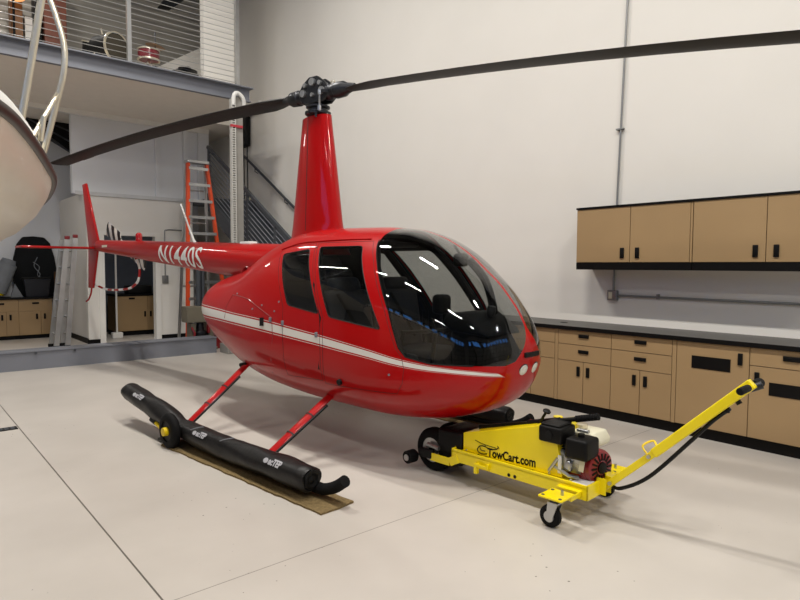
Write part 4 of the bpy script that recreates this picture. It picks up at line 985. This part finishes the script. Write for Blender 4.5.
# drive wheels, roller and black drive gear at the rear
for y in (-.205, .0):
    w = MB().hoop((-.642, y-.05, .158), (0, 1, 0), [(0, .09), (0, .125), (.015, .15), (.03, .158), (.07, .158), (.085, .15), (.1, .125), (.1, .09)], 36).build('drive_wheel', M['rubber'], ct)
    MB().lathe((-.642, y-.04, .158), (0, 1, 0), [(-.004, .09), (.004, .085), (.012, .062), (.02, .058), (.06, .058), (.07, .09)], 30).build('rim', M['alu'], w)
    MB().lathe((-.642, y-.045, .158), (0, 1, 0), [(0, .012), (0, .025), (.03, .03), (.035, .012)], 18).build('hub', M['black'], w)
MB().rbox((-.575, -.26, .10), (-.35, .05, .335), .02).build('gear_case', M['black'], ct)
MB().rbox((-.72, -.32, .11), (-.58, -.27, .175), .02).build('roller_arm', M['black'], ct)
r = MB().lathe((-.79, -.36, .09), (0, 1, 0), [(0, .02), (0, .04), (.008, .048), (.08, .048), (.09, .04), (.09, .02)], 24).build('guide_roller', M['rubber'], ct)
MB().lathe((-.79, -.365, .09), (0, 1, 0), [(0, .008), (0, .024), (.01, .024), (.01, .008)], 16).build('bearing', M['alu'], r)
b = MB().rbox((-.60, -.20, .15), (-.56, -.14, .22), .01); b.cyl((-.66, -.27, .2), (-.55, -.27, .19), .018, n=10); b.build('axle_clamp', M['alu'], ct)
b = MB().rbox((-.50, -.24, .30), (-.24, -.0, .338), .012); b.rbox((-.44, -.2, .19), (-.38, -.04, .34), .01); b.build('lift_cradle', M['black'], ct)
b = MB().bar((-.36, -.04, .315), (.12, -.04, .42), .07, .03); b.build('lift_arm', M['darksteel'], ct, smooth=0)
# jack levers
b = MB().bar((-.30, YC, .372), (.20, YC, .497), .03, .028); b.cyl((.10, YC, .475), (.33, YC, .535), .021, n=14); b.cyl((.33, YC, .535), (.45, YC, .567), .015, n=12)
jl = b.build('jack_lever', M['black'], ct)
b = MB()
for k in range(9): p = Vector((.44, YC, .565)).lerp(Vector((.575, YC, .602)), k/8); q = Vector((.44, YC, .565)).lerp(Vector((.575, YC, .602)), (k+.72)/8); b.cyl(p, q, .021, n=12)
b.cyl((.44, YC, .565), (.58, YC, .603), .016, n=12); b.build('ribbed_grip', M['rubber'], jl)
sl = MB().cyl((.185, YC-.03, .478), (.249, YC-.03, .581), .009, n=10).build('release_lever', M['black'], ct); MB().lathe((.249, YC-.03, .577), (.4, 0, 1), [(0, .01), (.002, .024), (.012, .026), (.02, .018), (.022, .003)], 18).build('knob', M['black'], sl)
MB().lathe((.09, YC+.04, .44), (.3, 0, 1), [(0, .03), (.035, .03), (.045, .02), (.046, .002)], 16).build('red_cap', M['red_dark'], ct)
# engine
en = link('engine', None, ct)
b = MB().rbox((.30, -.20, .235), (.54, .0, .40), .02); b.lathe((.395, -.24, .335), (0, 1, 0), [(0, .01), (.004, .045), (.02, .055), (.06, .055)], 24); b.rbox((.33, -.235, .26), (.47, -.19, .33), .015); b.build('crankcase', M['alu'], en)
b = MB()
for k in range(6): b.rbox((.34, -.215+.0, .345+.014*k), (.50, -.05, .352+.014*k), .003)
b.build('cooling_fins', M['iron'], en)
ab = MB().rbox((.275, -.285, .430), (.435, -.11, .530), .014).build('air_filter', M['satin'], en); MB().rbox((.285, -.275, .528), (.415, -.12, .545), .008).build('filter_lid', M['black'], ab)
b = MB()
for k in range(3): b.box((.273, -.27+.05*k, .445), (.276, -.24+.05*k, .515))
b.cyl((.35, -.292, .48), (.35, -.284, .48), .025); b.build('filter_louvres', M['black'], ab)
mf = MB().rbox((.455, -.285, .362), (.60, -.12, .487), .02).build('muffler_guard', M['satin'], en); MB().cyl((.52, -.2, .48), (.52, -.2, .505), .02).build('spark_arrestor', M['black'], mf)
b = MB().tube([(.36, -.25, .29), (.47, -.255, .25), (.52, -.22, .24)], .012, 8); b.tube([(.34, -.26, .25), (.40, -.26, .34)], .01, 8); b.build('linkage', M['alu'], en)
b = MB().lathe((.515, -.09, .300), (1, -.25, 0), [(0, .08), (0, .10), (.02, .106), (.075, .106), (.09, .10), (.097, .085), (.10, .06), (.10, .03), (.10, .002)], 36)
b.rbox((.42, -.2, .225), (.56, .0, .34), .02); sh = b.build('recoil_cover', mat('red_engine_enamel', '7E0C14', .4, var=.05, coat=.4), en)
ax = Vector((1, -.25, 0)).normalized(); c0 = Vector((.515, -.09, .300)); tv = Vector((.25, 1, 0)).normalized(); b = MB()
for k in range(16):
    a = 2*PI*k/16; d_ = tv*math.cos(a)+Vector((0, 0, 1))*math.sin(a); b.bar(c0+ax*.099+d_*.045, c0+ax*.095+d_*.086, .012, .012, up=ax)
b.build('cooling_slots', M['satin'], sh, smooth=0)
b = MB().lathe(c0+ax*.098, ax, [(0, .036), (.012, .034), (.016, .01)], 20); b.build('starter_hub', M['satin'], sh)
MB().rbox((.40, -.262, .25), (.425, -.25, .36), .004).build('white_sticker', M['white'], en)
MB().bar((.545, -.245, .29), (.555, -.24, .375), .03, .004, up=(0, -1, 0)).build('warning_label', M['cream'], en, smooth=0)
tk = MB()
prof = [(-.115, .0), (-.125, .02), (-.125, .05), (-.10, .09), (.10, .09), (.13, .045), (.13, .015), (.115, 0)]
tk.prism([(x+.42, z+.385) for x, z in prof], 'y', -.10, .12); tk = tk.build('fuel_tank', M['cream'], en, bevel=.018, seg=3)
MB().lathe((.40, .02, .472), (0, 0, 1), [(0, .03), (.008, .04), (.03, .04), (.035, .03), (.036, .002)], 20).build('fuel_cap', M['chrome'], tk); MB().rbox((.42, -.08, .470), (.50, -.05, .495), .006).build('tank_clip', M['alu'], tk)
MB().cyl((.275, -.05, .51), (.275, -.05, .54), .03).build('yellow_collar', M['yellow'], en)
# casters
for s, y in ((-1, -.455), (1, .21)):
    b = MB().box((.435, y-.075, .188), (.585, y+.08, .200)); b.box((.435, (Y0 if s < 0 else Y1)-.03, .188), (.585, (Y0 if s < 0 else Y1)+.03, .2)); b.box((.46, y+.05, .16), (.56, y+.09, .19))
    if s < 0: b.prism([(Y0-.12, .165), (Y0-.002, .165), (Y0-.002, .20), (Y0-.12, .19)], 'x', .575, .583)
    pl = b.build('caster_plate', M['yellow'], ct, smooth=0, bevel=.003)
    for dx, dy in ((-.055, -.055), (.055, -.055), (-.055, .05)): MB().cyl((.51+dx, y+dy, .199), (.51+dx, y+dy, .203), .01, n=10).build('hole', M['darksteel'], pl)
    MB().cyl((.54, y+.01, .2), (.54, y+.01, .228), .009, n=8).build('stud', M['alu'], pl)
    ca = link('caster', None, ct)
    MB().cyl((.50, y, .14), (.50, y, .188), .03).build('swivel', M['iron'], ca)
    b = MB()
    for q in (-.028, .028): b.prism([(.47, .155), (.535, .155), (.50, .05), (.462, .045)], 'y', y+q-.003, y+q+.003)
    b.box((.47, y-.03, .148), (.535, y+.03, .156)); b.build('fork', M['alu'], ca, smooth=0)
    MB().hoop((.475, y-.02, .066), (0, 1, 0), [(0, .03), (0, .055), (.006, .064), (.02, .066), (.034, .064), (.04, .055), (.04, .03)], 28).build('caster_wheel', M['rubber'], ca)
    MB().lathe((.475, y-.024, .066), (0, 1, 0), [(0, .01), (0, .032), (.048, .032), (.048, .01)], 20).build('wheel_hub', M['alu'], ca)
# handle
b = MB().box((.58, YC-.035, .15), (.66, YC-.03, .25)); b.box((.58, YC+.03, .15), (.66, YC+.035, .25)); b.box((.60, YC+.03, .2), (.63, YC+.1, .265)); b.box((.60, YC-.035, .15), (.62, YC+.035, .235)); b.build('handle_bracket', M['yellow'], ct, smooth=0, bevel=.003)
ha = link('handle', None, ct)
P0, P1, P2 = Vector((.63, YC, .185)), Vector((.97, YC, .505)), Vector((1.40, YC, .925))
MB().bar(P0, P1, .038, .040, up=(0, 0, 1)).build('lower_tube', M['yellow'], ha, smooth=0, bevel=.004); MB().bar(P0.lerp(P1, .86), P2, .046, .052, up=(0, 0, 1)).build('upper_tube', M['yellow'], ha, smooth=0, bevel=.006)
MB().tube(spline([P0.lerp(P1, .78)+Vector((0, -.03, .02)), P0.lerp(P1, .78)+Vector((-.03, -.02, .06)), P0.lerp(P1, .84)+Vector((-.01, .02, .07)), P0.lerp(P1, .9)+Vector((0, .0, .03))], 5), .006, 6).build('spring_pin', M['yellow_hub'], ha)
for f in (.04, .14, .80): MB().cyl(P0.lerp(P1, f)+Vector((0, -.034, 0)), P0.lerp(P1, f)+Vector((0, .034, 0)), .011, n=10).build('handle_bolt', M['alu'], ha)
MB().cyl(P2+Vector((-.01, -.16, -.02)), P2+Vector((-.01, .16, -.02)), .014, n=14).build('cross_bar', M['yellow'], ha)
MB().lathe(P2+Vector((-.01, -.175, -.02)), (0, 1, 0), [(0, .008), (.0, .016), (.01, .019), (.13, .0185), (.14, .014)], 18).build('left_grip', M['rubber'], ha)
MB().lathe(P2+Vector((-.01, .055, -.02)), (0, 1, 0), [(0, .02), (.0, .024), (.1, .026), (.118, .012)], 18).build('right_grip', M['rubber'], ha)
b = MB().cyl(P2+Vector((-.02, .035, -.035)), P2+Vector((.03, .05, -.01)), .02, n=12); b.build('throttle_ring', M['iron'], ha)
b = MB().rbox((1.275, YC-.012, .755), (1.30, YC+.012, .775), .005); b.cyl((1.33, YC, .83), (1.345, YC, .81), .015, n=8); b.build('cable_clip', M['black'], ha)
MB().tube(spline([(.66, YC+.02, .20), (.742, YC, .212), (.90, YC, .322), (1.11, YC, .565), (1.22, YC, .70), (1.30, YC, .78)], 8), .011, 8).build('throttle_cable', M['black'], ha)

# ---------------------------------------------------------------- boat bow at the left
bo = thing('boat', 'white boat bow with dark rub rail and steel bow rail at the upper left', 'boat', (-1.2, 3.0, 0))
BO = Vector((-1.2, 3.0, 0))
RP = spline([(-2.6, 1.12, 1.85), (-1.2, 1.13, 1.85), (-.4, 1.2, 1.85), (.06, 1.37, 1.85), (.205, 1.59, 1.85), (.31, 1.90, 1.85), (.45, 2.42, 1.85), (.55, 2.85, 1.85), (.655, 3.55, 1.85), (.71, 4.15, 1.85), (.69, 4.45, 1.84), (.55, 4.72, 1.83), (.1, 4.95, 1.82), (-1.0, 5.1, 1.8), (-2.6, 5.15, 1.8)], 8)
cen = Vector((-1.9, 2.9, 1.85)); levels = [(.0, .0), (-.035, .012), (-.10, .05), (-.18, .13), (-.185, .15), (-.27, .26), (-.36, .33), (-.365, .36), (-.52, .47), (-.68, .65), (-.85, .95), (-1.0, 1.5)]
rows = []
for dz, off in levels:
    row = []
    for i, p in enumerate(RP):
        inn = (cen-p); inn.z = 0; dd = inn.length; inn.normalize()
        w = Vector((-1, 0, 0))*.65+inn*.35; w.normalize()
        q = p+w*min(off, dd*.92); row.append(Vector((q.x, q.y, p.z+dz))-BO)
    rows.append(row)
MB().loft(rows, caps=False, closed=False).build('hull', M['gel'], bo, smooth=50)
rl = MB().tube([p-BO+Vector((.0, 0, -.005)) for p in RP], .015, 10).build('rub_rail', mat('dark_brown_rub_rail', '332A26', .4), bo)
capr = []
for dz, off in ((.0, .0), (.03, .006), (.045, .03), (.05, .10), (.05, .35)):
    row = []
    for p in RP:
        inn = (cen-p); inn.z = 0; inn.normalize(); q = p+inn*off; row.append(Vector((q.x, q.y, p.z+.01+dz))-BO)
    capr.append(row)
MB().loft(capr, caps=False, closed=False).build('gunwale', M['white'], bo, smooth=50)
dk = MB(); ins = capr[-1]; dk.add([v-Vector((0, 0, .004)) for v in ins], [tuple(range(len(ins)))]); dk.build('deck', M['gel'], bo, smooth=0)
def bt(pts, r=.0095): return [Vector(p)-BO for p in pts], r
p, r = bt([(.290, 1.901, 1.86), (.322, 1.889, 2.053), (.346, 1.881, 2.208), (.37, 1.872, 2.35), (.32, 1.88, 2.46), (-.2, 1.4, 2.5), (-1.2, 1.3, 2.5)]); MB().tube(p, r, 10).build('bow_rail', M['chrome'], bo)
p, r = bt([(.405, 2.226, 1.86), (.446, 2.206, 2.038), (.463, 2.198, 2.125), (.466, 2.202, 2.205), (.451, 2.222, 2.292), (.434, 2.242, 2.36), (.40, 2.27, 2.45), (.3, 2.2, 2.5), (.0, 1.9, 2.5), (-.5, 1.7, 2.5)]); MB().tube(spline(p, 6), r, 10).build('bow_rail', M['chrome'], bo)
p, r = bt([(.345, 2.05, 1.87), (.446, 2.206, 2.05)], .007); MB().tube(p, r, 8).build('rail_brace', M['chrome'], bo)
p, r = bt([(.372, 2.089, 1.87), (.382, 2.085, 1.945)], .008); MB().tube(p, r, 8).build('rail_stub', M['chrome'], bo)
# trailer bunks that carry the hull, off the frame
for y in (2.0, 3.9): MB().box((-2.3-BO.x, y-.06-BO.y, 0), (-2.15-BO.x, y+.06-BO.y, 1.12)).build('stand', M['darksteel'], bo, smooth=0)

# ---------------------------------------------------------------- light
def strip(x, y, z=7.5, e=60, L=1.3, w=.16, rz=PI/2):
    l = bpy.data.lights.new('strip_lamp', 'AREA'); l.shape = 'RECTANGLE'; l.size = L; l.size_y = w; l.energy = e; l.color = (1, .955, .89)
    o = link('strip_lamp', l); o.location = (x, y, z); o.rotation_euler = (0, 0, rz); return o
for y in (-5.6, -1.4, 2.85, 7.1): strip(1.9, y, e=270)
for y in (-5.6, -1.4, 2.85, 7.1): strip(-3.4, y, e=100)
for y in (-1.4, 7.1): strip(-8.6, y, e=80)
strip(1.5, 11.6, 7.4, 45); strip(-3, 11.6, 7.4, 40)
strip(3.9, 14.0, 2.75, 3, .8); strip(1, 11.3, 4.33, 26, 1.0)  # the second is an added fill lamp under the deck, brightening the soffit
W = bpy.data.worlds.new('world'); S.world = W; W.use_nodes = True
W.node_tree.nodes['Background'].inputs[0].default_value = (.8, .85, 1, 1); W.node_tree.nodes['Background'].inputs[1].default_value = .05
S.view_settings.view_transform = 'Standard'; S.view_settings.look = 'None'; S.view_settings.gamma = 1; S.view_settings.use_curve_mapping = False
S.view_settings.exposure = -0.12
